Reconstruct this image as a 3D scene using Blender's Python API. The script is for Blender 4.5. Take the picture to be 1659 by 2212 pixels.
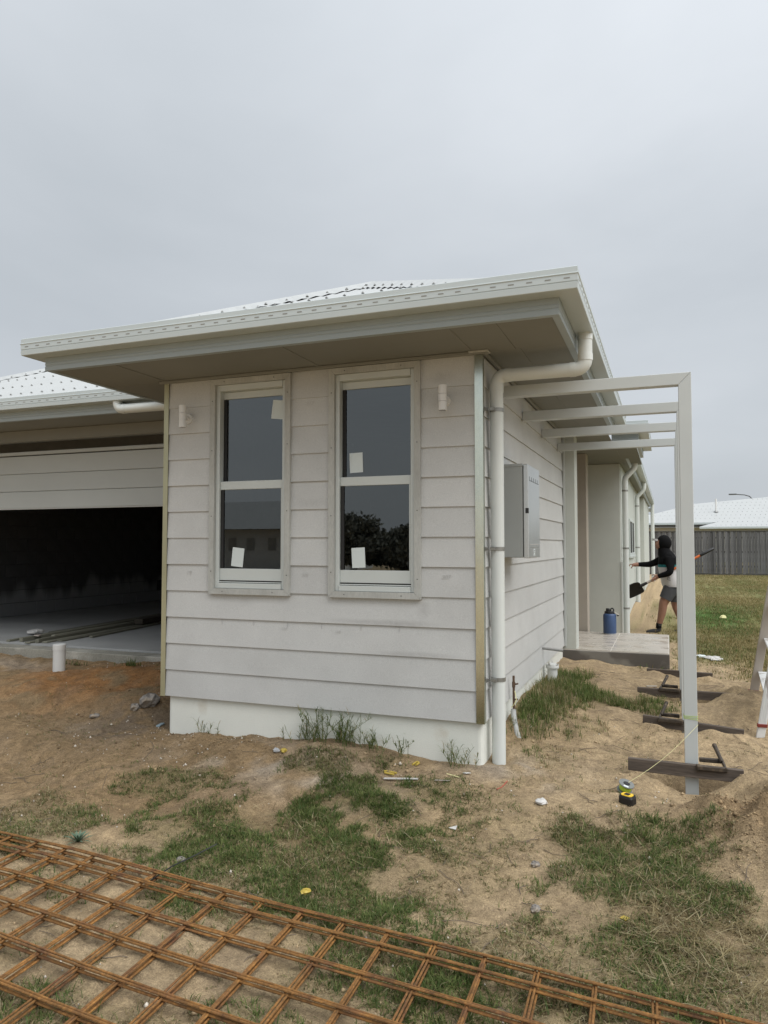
import bpy, bmesh, math, random
import numpy as np
from mathutils import Vector, Matrix, Euler

random.seed(11)
rng = np.random.default_rng(11)
scene = bpy.context.scene
for _o in list(bpy.data.objects):
    bpy.data.objects.remove(_o)
COL = scene.collection
R_ = math.radians

# ------------------------------------------------------------------ camera
EYE = np.array([0.0, 0.0, 1.6])
FPX, CX, CY = 1590.31, 829.5, 1106.0          # focal length and centre in 1659 x 2212 units
PITCH, YAW = R_(2.5736), R_(21.0554)
fwd = np.array([-math.sin(YAW) * math.cos(PITCH), math.cos(YAW) * math.cos(PITCH), math.sin(PITCH)])
rgt = np.array([math.cos(YAW), math.sin(YAW), 0.0])
upv = np.cross(rgt, fwd)
cam = bpy.data.cameras.new('camera')
cam.sensor_fit = 'VERTICAL'
cam.sensor_height = 36.0
cam.lens = 36.0 * FPX / 2212.0
cam.clip_start = 0.05
cam.clip_end = 3000
camo = bpy.data.objects.new('camera', cam)
COL.objects.link(camo)
camo.matrix_world = Matrix(((rgt[0], upv[0], -fwd[0], EYE[0]), (rgt[1], upv[1], -fwd[1], EYE[1]),
                            (rgt[2], upv[2], -fwd[2], EYE[2]), (0, 0, 0, 1)))
scene.camera = camo

# ------------------------------------------------------------------ world, sun, exposure
SUN_EL, SUN_AZ = R_(54), R_(112)                # azimuth measured from +Y towards +X
sun_dir = Vector((math.sin(SUN_AZ) * math.cos(SUN_EL), math.cos(SUN_AZ) * math.cos(SUN_EL), math.sin(SUN_EL)))
world = bpy.data.worlds.new('World')
scene.world = world
world.use_nodes = True
nt = world.node_tree
nt.nodes.clear()
N = lambda t: nt.nodes.new(t)
L = lambda a, b: nt.links.new(a, b)
out = N('ShaderNodeOutputWorld'); bg = N('ShaderNodeBackground')
sky = N('ShaderNodeTexSky'); sky.sky_type = 'NISHITA'; sky.sun_disc = False
sky.sun_elevation = SUN_EL; sky.sun_rotation = SUN_AZ
sky.air_density = 1.0; sky.dust_density = 4.0
skym = N('ShaderNodeVectorMath'); skym.operation = 'SCALE'; skym.inputs[3].default_value = 0.055
L(sky.outputs[0], skym.inputs[0])
tc = N('ShaderNodeTexCoord'); sep = N('ShaderNodeSeparateXYZ')
L(tc.outputs['Generated'], sep.inputs[0])
def wm(op, a, b=None, clamp=False):
    n = N('ShaderNodeMath'); n.operation = op; n.use_clamp = clamp
    for i, v in enumerate((a, b)):
        if v is None: continue
        if isinstance(v, (int, float)): n.inputs[i].default_value = v
        else: L(v, n.inputs[i])
    return n.outputs[0]
zc = wm('MAXIMUM', sep.outputs[2], 0.0)
grad = wm('ADD', wm('MULTIPLY', wm('POWER', zc, 4.0), 0.9), 1.0)     # overcast: brighter overhead
mapn = N('ShaderNodeMapping'); mapn.inputs['Scale'].default_value = (1.0, 1.0, 2.2)
mapn.inputs['Location'].default_value = (15.07, 23.21, 8.03)
L(tc.outputs['Generated'], mapn.inputs[0])
n1 = N('ShaderNodeTexNoise'); n1.inputs['Scale'].default_value = 1.05; n1.inputs['Detail'].default_value = 6
n1.inputs['Roughness'].default_value = 0.52; n1.inputs['Distortion'].default_value = 0.25
L(mapn.outputs[0], n1.inputs[0])
cloud = wm('ADD', wm('MULTIPLY', n1.outputs[0], 0.50), 0.80)
dotn = N('ShaderNodeVectorMath'); dotn.operation = 'DOT_PRODUCT'
dotn.inputs[1].default_value = tuple(sun_dir)
L(tc.outputs['Generated'], dotn.inputs[0])
glow = wm('ADD', wm('MULTIPLY', wm('POWER', wm('ADD', wm('MULTIPLY', dotn.outputs['Value'], 0.5), 0.5), 1.5), 0.40), 0.82)
inten = wm('MULTIPLY', wm('MULTIPLY', grad, cloud), glow)
colr = N('ShaderNodeMixRGB'); colr.blend_type = 'MIX'
L(wm('MULTIPLY', n1.outputs[0], 1.0, True), colr.inputs[0])
colr.inputs[1].default_value = (0.308, 0.337, 0.364, 1)
colr.inputs[2].default_value = (0.398, 0.412, 0.430, 1)
ov = N('ShaderNodeVectorMath'); ov.operation = 'SCALE'
L(colr.outputs[0], ov.inputs[0]); L(inten, ov.inputs[3])
mx = N('ShaderNodeMixRGB'); mx.inputs[0].default_value = 0.90
L(skym.outputs[0], mx.inputs[1]); L(ov.outputs[0], mx.inputs[2])
L(mx.outputs[0], bg.inputs[0]); bg.inputs[1].default_value = 1.0
L(bg.outputs[0], out.inputs[0])

sun = bpy.data.lights.new('sun', 'SUN'); sun.energy = 1.5; sun.angle = R_(60); sun.color = (1.0, 0.98, 0.95)
suno = bpy.data.objects.new('sun', sun); COL.objects.link(suno)
suno.rotation_euler = (-sun_dir).to_track_quat('-Z', 'Y').to_euler()
suno.location = (20, 5, 30)

vs = scene.view_settings
vs.view_transform = 'Standard'; vs.look = 'None'; vs.gamma = 1.0; vs.exposure = 0.90
vs.use_curve_mapping = False
scene.cycles.max_bounces = 8; scene.cycles.diffuse_bounces = 5; scene.cycles.transparent_max_bounces = 12
scene.cycles.caustics_reflective = False; scene.cycles.caustics_refractive = False

# ------------------------------------------------------------------ photograph -> place
def ray(x, y):
    d = rgt * ((x - CX) / FPX) + upv * (-(y - CY) / FPX) + fwd
    return d
def onY(x, y, c):
    d = ray(x, y); return EYE + d * (c / d[1])
def onX(x, y, c):
    d = ray(x, y); return EYE + d * (c / d[0])
def onZ(x, y, c):
    d = ray(x, y); return EYE + d * ((c - EYE[2]) / d[2])

# ------------------------------------------------------------------ noise
def vnoise(x, y, seed=0):
    x = np.asarray(x, float); y = np.asarray(y, float)
    xi = np.floor(x).astype(np.int64); yi = np.floor(y).astype(np.int64)
    xf = x - xi; yf = y - yi
    def h(a, b):
        n = (a * 374761393 + b * 668265263 + seed * 1442695041) & 0x7fffffff
        n = ((n ^ (n >> 13)) * 1274126177) & 0x7fffffff
        n = n ^ (n >> 16)
        return (n & 0xffff) / 65535.0
    u = xf * xf * (3 - 2 * xf); v = yf * yf * (3 - 2 * yf)
    a, b, c, d = h(xi, yi), h(xi + 1, yi), h(xi, yi + 1), h(xi + 1, yi + 1)
    return (a * (1 - u) + b * u) * (1 - v) + (c * (1 - u) + d * u) * v
def fbm(x, y, oct=4, seed=0, gain=0.5):
    t = 0; a = 1; s = 0
    for i in range(oct):
        t = t + a * vnoise(x * 2 ** i + 17.3 * i, y * 2 ** i - 9.1 * i, seed + i); s += a; a *= gain
    return t / s
def sstep(a, b, x):
    t = np.clip((x - a) / (b - a), 0, 1); return t * t * (3 - 2 * t)

# ------------------------------------------------------------------ materials
def newmat(name):
    m = bpy.data.materials.new(name); m.use_nodes = True
    t = m.node_tree
    return m, t, t.nodes['Principled BSDF']
def mat(name, col, rough=0.6, metal=0.0, var=0.10, vscale=5.0, bump=0.0, bscale=60.0, spec=0.5, fine=0.0,
        fscale=250.0, rand=0.0, stretch=(1, 1, 1), tint=None, tscale=2.0, tlo=0.5, thi=0.75, rvar=0.0):
    m, t, b = newmat(name)
    nn = t.nodes.new; ln = t.links.new
    b.inputs['Roughness'].default_value = rough; b.inputs['Metallic'].default_value = metal
    b.inputs['Specular IOR Level'].default_value = spec
    tcn = nn('ShaderNodeTexCoord'); mp = nn('ShaderNodeMapping'); mp.inputs['Scale'].default_value = stretch
    ln(tcn.outputs['Object'], mp.inputs[0])
    a = nn('ShaderNodeTexNoise'); a.inputs['Scale'].default_value = vscale; a.inputs['Detail'].default_value = 6
    a.inputs['Roughness'].default_value = 0.6
    ln(mp.outputs[0], a.inputs[0])
    def mr(src, lo, hi, f0=0.3, f1=0.7):
        r = nn('ShaderNodeMapRange'); r.inputs[1].default_value = f0; r.inputs[2].default_value = f1
        r.inputs[3].default_value = lo; r.inputs[4].default_value = hi
        ln(src, r.inputs[0]); return r.outputs[0]
    val = mr(a.outputs[0], 1 - var, 1 + var)
    def mul(p, q):
        k = nn('ShaderNodeMath'); k.operation = 'MULTIPLY'; ln(p, k.inputs[0])
        if isinstance(q, float): k.inputs[1].default_value = q
        else: ln(q, k.inputs[1])
        return k.outputs[0]
    if fine:
        f = nn('ShaderNodeTexNoise'); f.inputs['Scale'].default_value = fscale; f.inputs['Detail'].default_value = 3
        ln(mp.outputs[0], f.inputs[0]); val = mul(val, mr(f.outputs[0], 1 - fine, 1 + fine))
    if rand:
        oi = nn('ShaderNodeObjectInfo'); val = mul(val, mr(oi.outputs['Random'], 1 - rand, 1 + rand, 0, 1))
    base = nn('ShaderNodeRGB'); base.outputs[0].default_value = (*col, 1)
    src = base.outputs[0]
    if tint:
        g = nn('ShaderNodeTexNoise'); g.inputs['Scale'].default_value = tscale; g.inputs['Detail'].default_value = 5
        ln(mp.outputs[0], g.inputs[0])
        mxn = nn('ShaderNodeMixRGB'); ln(mr(g.outputs[0], 0, 1, tlo, thi), mxn.inputs[0])
        ln(src, mxn.inputs[1]); mxn.inputs[2].default_value = (*tint, 1); src = mxn.outputs[0]
    sc = nn('ShaderNodeVectorMath'); sc.operation = 'SCALE'; ln(src, sc.inputs[0]); ln(val, sc.inputs[3])
    ln(sc.outputs[0], b.inputs['Base Color'])
    if rvar:
        ln(mr(a.outputs[0], max(0.02, rough - rvar), min(1, rough + rvar)), b.inputs['Roughness'])
    if bump:
        bn = nn('ShaderNodeTexNoise'); bn.inputs['Scale'].default_value = bscale; bn.inputs['Detail'].default_value = 4
        ln(mp.outputs[0], bn.inputs[0])
        bp = nn('ShaderNodeBump'); bp.inputs['Strength'].default_value = 1.0; bp.inputs['Distance'].default_value = bump
        ln(bn.outputs[0], bp.inputs['Height']); ln(bp.outputs[0], b.inputs['Normal'])
    return m

M = {}
M['clad'] = mat('fibre_cement', (0.515, 0.520, 0.510), 0.75, var=0.05, vscale=3.0, fine=0.10, fscale=190, rand=0.045,
                bump=0.0006, bscale=120, tint=(0.485, 0.487, 0.475), tscale=1.6, tlo=0.52, thi=0.78)
def streaks(m, spots):
    t = m.node_tree; nn = t.nodes.new; ln = t.links.new; b = t.nodes['Principled BSDF']
    src = b.inputs['Base Color'].links[0].from_socket
    tcn = nn('ShaderNodeTexCoord'); ns = nn('ShaderNodeTexNoise'); ns.inputs['Scale'].default_value = 26; ns.inputs['Detail'].default_value = 5
    ln(tcn.outputs['Object'], ns.inputs[0])
    for (cx, cz, sx, sz, k) in spots:
        mp = nn('ShaderNodeMapping'); mp.inputs['Location'].default_value = (-cx / sx, -4.7 / .3, -cz / sz); mp.inputs['Scale'].default_value = (1 / sx, 1 / .3, 1 / sz)
        ln(tcn.outputs['Object'], mp.inputs[0])
        le = nn('ShaderNodeVectorMath'); le.operation = 'LENGTH'; ln(mp.outputs[0], le.inputs[0])
        r = nn('ShaderNodeMapRange'); r.interpolation_type = 'SMOOTHSTEP'
        for q, v in ((1, 1.0), (2, 0.1), (3, 0.0), (4, k * .75)): r.inputs[q].default_value = v
        ln(le.outputs['Value'], r.inputs[0])
        mu = nn('ShaderNodeMath'); mu.operation = 'MULTIPLY'; ln(r.outputs[0], mu.inputs[0]); ln(ns.outputs[0], mu.inputs[1])
        mx_ = nn('ShaderNodeMixRGB'); ln(mu.outputs[0], mx_.inputs[0]); ln(src, mx_.inputs[1]); mx_.inputs[2].default_value = (.20, .19, .18, 1); src = mx_.outputs[0]
    ln(src, b.inputs['Base Color'])
streaks(M['clad'], [(-1.72, 1.072, .42, .035, .8), (-1.58, .868, .40, .030, .7), (-1.53, 1.17, .07, .10, .55), (-2.05, 1.075, .30, .025, .4), (-2.9, 1.19, .10, .06, .35),
                    (-2.35, 1.9, .18, .05, .35), (-1.4, 2.72, .12, .06, .5)])
M['render'] = mat('painted_render', (0.507, 0.529, 0.490), 0.8, var=0.05, vscale=2.5, bump=0.0012, bscale=160, fine=0.03)
M['rbase'] = mat('painted_base', (0.688, 0.701, 0.649), 0.8, var=0.05, vscale=2.5, bump=0.0014, bscale=140, fine=0.03,
                 tint=(0.50, 0.44, 0.34), tscale=3.2, tlo=0.62, thi=0.82)
M['beige'] = mat('beige_render', (0.375, 0.335, 0.280), 0.8, var=0.06, vscale=3, bump=0.001, bscale=150)
M['steelp'] = mat('painted_steel', (0.515, 0.541, 0.532), 0.38, var=0.035, vscale=2.0, fine=0.01, spec=0.5, rvar=0.08)
M['fascia'] = mat('shaded_fascia_steel', (0.325, 0.370, 0.380), 0.38, var=0.03, vscale=2.0)  # same steel as the gutter, with the shade under it put into the colour
M['gut'] = mat('gutter_steel', (0.495, 0.545, 0.548), 0.33, var=0.03, vscale=1.5, rvar=0.07)
M['roof'] = mat('roof_steel', (0.425, 0.438, 0.433), 0.38, var=0.03, vscale=1.5)
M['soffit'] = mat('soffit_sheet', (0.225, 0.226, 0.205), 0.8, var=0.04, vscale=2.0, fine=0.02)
M['trim'] = mat('primed_timber', (0.425, 0.430, 0.405), 0.75, var=0.10, vscale=7, fine=0.08, fscale=120, bump=0.0006,
                bscale=90, stretch=(1, 1, 0.25), tint=(0.35, 0.345, 0.32), tscale=6, tlo=0.5, thi=0.75)
M['wframe'] = mat('window_frame_paint', (0.537, 0.568, 0.550), 0.4, var=0.03, vscale=4)
M['black'] = mat('black_rubber', (0.012, 0.012, 0.012), 0.6, var=0.1)
M['slot'] = mat('slot_dark', (0.25, 0.25, 0.235), 0.7, var=0.1)
M['galv'] = mat('galvanised_flashing', (0.66, 0.71, 0.64), 0.24, metal=1.0, var=0.10, vscale=2.0, stretch=(1, 1, 0.35),
                tint=(0.60, 0.58, 0.42), tscale=1.2, tlo=0.45, thi=0.7, fine=0.04, fscale=60, rvar=0.1)
M['galvl'] = mat('zinc_angle', (0.44, 0.43, 0.29), 0.42, metal=0.55, var=0.12, vscale=3.0, stretch=(1, 1, 0.3),
                 tint=(0.34, 0.33, 0.21), tscale=2.0, tlo=0.4, thi=0.7)
M['pvc'] = mat('pvc_pipe', (0.61, 0.64, 0.62), 0.42, var=0.03, vscale=3, rvar=0.06)
M['pvcw'] = mat('white_pvc', (0.651, 0.660, 0.642), 0.42, var=0.05, vscale=6, tint=(0.6, 0.56, 0.48), tscale=7, tlo=0.6, thi=0.8)
M['clip'] = mat('galvanised_clip', (0.30, 0.30, 0.28), 0.45, metal=0.7, var=0.15, vscale=20)
M['lightw'] = mat('white_lamp_metal', (0.702, 0.702, 0.689), 0.45, var=0.02, vscale=4)
M['lens'] = mat('lamp_lens', (0.32, 0.32, 0.31), 0.3, var=0.05)
M['paper'] = mat('white_sticker', (0.612, 0.666, 0.661), 0.6, var=0.03, vscale=6)
M['mbox'] = mat('grey_box_paint', (0.306, 0.320, 0.310), 0.45, var=0.04, vscale=3, fine=0.02)
M['mdoor'] = mat('brushed_zinc', (0.55, 0.57, 0.57), 0.34, metal=0.75, var=0.06, vscale=5, stretch=(1, 1, 0.25), fine=0.05)
M['conc'] = mat('concrete', (0.360, 0.365, 0.360), 0.75, var=0.12, vscale=2.2, fine=0.06, fscale=70, bump=0.001, bscale=60,
                tint=(0.30, 0.30, 0.29), tscale=1.2, rvar=0.12)
M['concd'] = mat('concrete_edge', (0.27, 0.26, 0.22), 0.85, var=0.2, vscale=4, fine=0.15, fscale=60, bump=0.003, bscale=40,
                 tint=(0.44, 0.42, 0.37), tscale=2.5, tlo=0.52, thi=0.68)
M['concw'] = mat('damp_concrete', (0.20, 0.19, 0.17), 0.65, var=0.15, vscale=3, fine=0.08, bump=0.002, bscale=50,
                 tint=(0.105, 0.095, 0.085), tscale=2.0, tlo=0.46, thi=0.54)
M['tile'] = mat('porch_tile', (0.465, 0.425, 0.370), 0.30, var=0.07, vscale=5, fine=0.04, rvar=0.15,
                tint=(0.33, 0.27, 0.20), tscale=3.5, tlo=0.60, thi=0.78)
M['grout'] = mat('tile_grout', (0.62, 0.59, 0.53), 0.9, var=0.05)
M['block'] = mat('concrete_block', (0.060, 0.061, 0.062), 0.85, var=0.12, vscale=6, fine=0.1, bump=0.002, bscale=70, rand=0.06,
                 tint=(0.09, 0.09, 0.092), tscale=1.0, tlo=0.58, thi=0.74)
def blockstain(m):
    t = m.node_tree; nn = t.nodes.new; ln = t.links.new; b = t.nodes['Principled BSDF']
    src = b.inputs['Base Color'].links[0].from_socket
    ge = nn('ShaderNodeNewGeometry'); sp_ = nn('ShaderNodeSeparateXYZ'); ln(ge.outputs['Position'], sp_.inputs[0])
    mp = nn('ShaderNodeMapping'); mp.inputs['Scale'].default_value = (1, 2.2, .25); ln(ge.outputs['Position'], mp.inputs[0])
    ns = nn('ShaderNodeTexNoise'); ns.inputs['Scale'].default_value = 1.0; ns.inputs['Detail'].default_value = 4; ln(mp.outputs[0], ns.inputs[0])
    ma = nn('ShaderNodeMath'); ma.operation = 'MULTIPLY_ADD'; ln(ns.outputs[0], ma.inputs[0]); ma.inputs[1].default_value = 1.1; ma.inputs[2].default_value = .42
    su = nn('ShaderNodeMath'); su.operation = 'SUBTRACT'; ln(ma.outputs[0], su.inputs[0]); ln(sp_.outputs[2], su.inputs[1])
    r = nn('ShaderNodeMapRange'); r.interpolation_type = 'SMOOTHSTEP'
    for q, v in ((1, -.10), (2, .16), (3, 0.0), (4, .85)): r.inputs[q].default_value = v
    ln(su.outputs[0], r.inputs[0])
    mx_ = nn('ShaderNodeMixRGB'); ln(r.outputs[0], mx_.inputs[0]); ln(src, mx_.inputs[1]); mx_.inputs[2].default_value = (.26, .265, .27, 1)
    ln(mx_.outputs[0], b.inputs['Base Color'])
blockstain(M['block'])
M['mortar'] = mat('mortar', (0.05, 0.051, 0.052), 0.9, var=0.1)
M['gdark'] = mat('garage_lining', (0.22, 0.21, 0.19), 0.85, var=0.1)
M['gdoor'] = mat('garage_door_steel', (0.45, 0.478, 0.47), 0.4, var=0.03, vscale=1.5)
M['rust'] = mat('rusted_bar', (0.190, 0.090, 0.023), 0.85, var=0.42, vscale=14, fine=0.35, fscale=90, bump=0.0012, bscale=220, rand=0.10,
                tint=(0.115, 0.050, 0.020), tscale=9, tlo=0.50, thi=0.72)
M['plank'] = mat('weathered_hardwood', (0.085, 0.067, 0.053), 0.85, var=0.35, vscale=9, stretch=(0.12, 1, 1.4), fine=0.30, fscale=60,
                 bump=0.003, bscale=40, rand=0.15, tint=(0.145, 0.12, 0.10), tscale=4, tlo=0.5, thi=0.7)
M['iron'] = mat('dark_clamp_iron', (0.065, 0.052, 0.040), 0.55, metal=0.4, var=0.3, vscale=20, tint=(0.16, 0.12, 0.08), tscale=30)
M['timber'] = mat('grey_green_moulding', (0.20, 0.195, 0.15), 0.7, var=0.2, vscale=4, rand=0.25, stretch=(1, 0.1, 1))
M['carton'] = mat('brown_carton', (0.050, 0.042, 0.030), 0.9, var=0.15)
M['fence'] = mat('weathered_paling', (0.128, 0.128, 0.129), 0.9, var=0.30, vscale=6, stretch=(2.5, 1, 0.22), fine=0.25, fscale=40, rand=0.28,
                 tint=(0.085, 0.083, 0.083), tscale=5, tlo=0.48, thi=0.68)
M['fenced'] = mat('fence_sleeper', (0.07, 0.068, 0.062), 0.9, var=0.25, vscale=6)
M['skin'] = mat('skin', (0.30, 0.155, 0.105), 0.55, var=0.10, vscale=12)
M['blackc'] = mat('black_cloth', (0.005, 0.005, 0.0055), 0.9, spec=0.15, var=0.2, vscale=14)
M['whitec'] = mat('pale_grey_cloth', (0.58, 0.57, 0.57), 0.9, var=0.08, vscale=14)
M['teal'] = mat('teal_cloth', (0.012, 0.16, 0.17), 0.9, var=0.1)
M['short'] = mat('charcoal_shorts', (0.075, 0.078, 0.085), 0.85, var=0.15, vscale=14)
M['shoe'] = mat('dark_shoe', (0.030, 0.029, 0.029), 0.8, var=0.2, vscale=30)
M['orange'] = mat('orange_fibreglass', (0.62, 0.135, 0.025), 0.45, var=0.1, vscale=20)
M['blade'] = mat('black_shovel_steel', (0.014, 0.014, 0.015), 0.42, metal=0.3, var=0.3, vscale=20)
M['ferrule'] = mat('bare_shaft', (0.38, 0.33, 0.29), 0.5, var=0.2)
M['blue'] = mat('blue_bottle', (0.045, 0.085, 0.185), 0.48, var=0.05, vscale=8)
M['bgrey'] = mat('bottle_base', (0.36, 0.37, 0.38), 0.5)
M['bcord'] = mat('pale_cord', (0.55, 0.52, 0.45), 0.8)
M['blackp'] = mat('black_plastic', (0.012, 0.012, 0.013), 0.4, var=0.1)
M['yellow'] = mat('yellow_plastic', (0.80, 0.52, 0.04), 0.45, var=0.05)
M['lime'] = mat('lime_twine', (0.40, 0.55, 0.04), 0.75, var=0.15, vscale=60)
M['spool'] = mat('grey_spool', (0.17, 0.18, 0.175), 0.5, var=0.08)
M['string'] = mat('yellow_string', (0.72, 0.68, 0.36), 0.8)
M['ladb'] = mat('beige_stile', (0.37, 0.33, 0.285), 0.5, var=0.06, vscale=4)
M['ladw'] = mat('scuffed_white_stile', (0.70, 0.71, 0.70), 0.5, var=0.1, vscale=8, tint=(0.28, 0.24, 0.2), tscale=14, tlo=0.52, thi=0.66,
                stretch=(1, 1, 0.3))
M['redstrap'] = mat('red_strap', (0.20, 0.030, 0.020), 0.7, var=0.2)
M['rock'] = mat('grey_rock', (0.22, 0.20, 0.18), 0.95, var=0.35, vscale=22, bump=0.012, bscale=45, tint=(0.30, 0.24, 0.17), tscale=9)
M['white'] = mat('white_plastic_scrap', (0.52, 0.51, 0.49), 0.5, var=0.05)
M['yscrap'] = mat('yellow_scrap', (0.42, 0.31, 0.055), 0.5, var=0.12, vscale=30)
M['bluescrap'] = mat('blue_grey_scrap', (0.25, 0.33, 0.37), 0.5, var=0.1)
M['red'] = mat('red_wire', (0.42, 0.075, 0.05), 0.5)
M['copper'] = mat('dull_copper', (0.13, 0.085, 0.06), 0.5, metal=0.5, var=0.3, vscale=30)
M['conduit'] = mat('grey_conduit', (0.42, 0.43, 0.42), 0.6, var=0.12, vscale=20)
M['stub'] = mat('grey_stub', (0.30, 0.30, 0.29), 0.5, var=0.08)
M['screw'] = mat('roof_screw', (0.33, 0.335, 0.33), 0.5, metal=0.3)
M['nail'] = mat('screw_head', (0.10, 0.10, 0.095), 0.5, metal=0.5)
M['pencil'] = mat('pencil_mark', (0.47, 0.47, 0.46), 0.8)
M['lamp'] = mat('street_lamp_grey', (0.10, 0.105, 0.11), 0.5)
M['hwall'] = mat('neighbour_wall', (0.52, 0.53, 0.52), 0.8, var=0.04)
M['twig'] = mat('dry_twig', (0.12, 0.095, 0.07), 0.9, var=0.3)
M['bark'] = mat('bark', (0.09, 0.07, 0.055), 0.9, var=0.3, vscale=12)
M['leaf'] = mat('tree_leaf', (0.13, 0.13, 0.10), 0.7, var=0.35, vscale=3)
M['stem'] = mat('weed_stem', (0.13, 0.16, 0.06), 0.7, var=0.2)
M['succ'] = mat('blue_green_leaf', (0.085, 0.135, 0.085), 0.6, var=0.2, vscale=20)

def glassmat():
    m, t, b = newmat('window_glass')
    nn = t.nodes.new; ln = t.links.new
    t.nodes.remove(b)
    o = t.nodes['Material Output']
    tr = nn('ShaderNodeBsdfTransparent'); tr.inputs[0].default_value = (0.42, 0.47, 0.47, 1)
    gl = nn('ShaderNodeBsdfGlossy'); gl.inputs['Roughness'].default_value = 0.012
    gl.inputs[0].default_value = (0.95, 1.0, 1.0, 1)
    fr = nn('ShaderNodeFresnel'); fr.inputs[0].default_value = 1.62
    k = nn('ShaderNodeMath'); k.operation = 'MULTIPLY'; k.inputs[1].default_value = 2.1
    ln(fr.outputs[0], k.inputs[0])
    mxs = nn('ShaderNodeMixShader'); ln(k.outputs[0], mxs.inputs[0]); ln(tr.outputs[0], mxs.inputs[1]); ln(gl.outputs[0], mxs.inputs[2])
    ln(mxs.outputs[0], o.inputs[0])
    return m
M['glass'] = glassmat()

def attrmat(name, rough=0.8, trans=0.0):
    m, t, b = newmat(name)
    a = t.nodes.new('ShaderNodeVertexColor'); a.layer_name = 'col'
    t.links.new(a.outputs[0], b.inputs['Base Color'])
    b.inputs['Roughness'].default_value = rough
    b.inputs['Specular IOR Level'].default_value = 0.25
    return m
def grassmat():
    m, t, b = newmat('grass_blades'); nn = t.nodes.new; ln = t.links.new
    a = nn('ShaderNodeVertexColor'); a.layer_name = 'col'
    b.inputs['Roughness'].default_value = .65; b.inputs['Specular IOR Level'].default_value = .25
    ln(a.outputs[0], b.inputs['Base Color'])
    tl = nn('ShaderNodeBsdfTranslucent'); ln(a.outputs[0], tl.inputs[0])
    mxs = nn('ShaderNodeMixShader'); mxs.inputs[0].default_value = .38
    ln(b.outputs[0], mxs.inputs[1]); ln(tl.outputs[0], mxs.inputs[2]); ln(mxs.outputs[0], t.nodes['Material Output'].inputs[0])
    return m
M['grass'] = grassmat()

# ------------------------------------------------------------------ mesh helpers
WM = {}
def link(o, parent=None, local=False):
    COL.objects.link(o)
    if parent is not None:
        o.parent = parent
        if not local:
            o.matrix_parent_inverse = WM.get(parent.name, Matrix()).inverted()
    return o
def thing(name, label, cat, loc=(0, 0, 0), rot=(0, 0, 0), group=None):
    e = bpy.data.objects.new(name, None)
    e.empty_display_size = 0.1
    e.location = loc; e.rotation_euler = rot
    COL.objects.link(e)
    WM[e.name] = Matrix.Translation(Vector(loc)) @ Euler(rot).to_matrix().to_4x4()
    e['label'] = label; e['category'] = cat
    if group: e['group'] = group
    return e
def tag(o, label, cat, group=None, kind=None):
    o['label'] = label
    if cat: o['category'] = cat
    if group: o['group'] = group
    if kind: o['kind'] = kind
    return o
def struct(o, label=None):
    o['kind'] = 'structure'
    if label: o['label'] = label
    return o
def mk(name, V, F, m, parent=None, smooth=False, local=False, T=None):
    me = bpy.data.meshes.new(name)
    if T is not None:
        V = [T @ Vector(v) for v in V]
    me.from_pydata([tuple(v) for v in V], [], [tuple(f) for f in F])
    me.update()
    if smooth:
        me.polygons.foreach_set('use_smooth', [True] * len(me.polygons)); me.set_sharp_from_angle(angle=R_(42))
    ms = m if isinstance(m, (list, tuple)) else [m]
    for q in ms:
        me.materials.append(M[q] if isinstance(q, str) else q)
    o = bpy.data.objects.new(name, me)
    return link(o, parent, local)
BF = [(0, 3, 2, 1), (4, 5, 6, 7), (0, 1, 5, 4), (1, 2, 6, 5), (2, 3, 7, 6), (3, 0, 4, 7)]
def bv(x0, x1, y0, y1, z0, z1):
    return [(x0, y0, z0), (x1, y0, z0), (x1, y1, z0), (x0, y1, z0), (x0, y0, z1), (x1, y0, z1), (x1, y1, z1), (x0, y1, z1)]
def bevel(V, F, w, seg=1):
    bm = bmesh.new()
    vs_ = [bm.verts.new(v) for v in V]
    for f in F: bm.faces.new([vs_[i] for i in f])
    bmesh.ops.recalc_face_normals(bm, faces=bm.faces)
    bmesh.ops.bevel(bm, geom=list(bm.edges), offset=w, segments=seg, affect='EDGES', profile=0.5)
    bm.verts.index_update()
    V2 = [tuple(v.co) for v in bm.verts]; F2 = [tuple(v.index for v in f.verts) for f in bm.faces]
    bm.free()
    return V2, F2
def box(name, x0, x1, y0, y1, z0, z1, m, parent=None, bev=0.002, T=None, local=False, seg=1):
    V, F = bv(x0, x1, y0, y1, z0, z1), BF
    if bev: V, F = bevel(V, F, bev, seg)
    return mk(name, V, F, m, parent, T=T, local=local)
def joinvf(parts):
    V, F = [], []
    for v, f in parts:
        n = len(V); V += [tuple(q) for q in v]; F += [tuple(i + n for i in q) for q in f]
    return V, F
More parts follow.
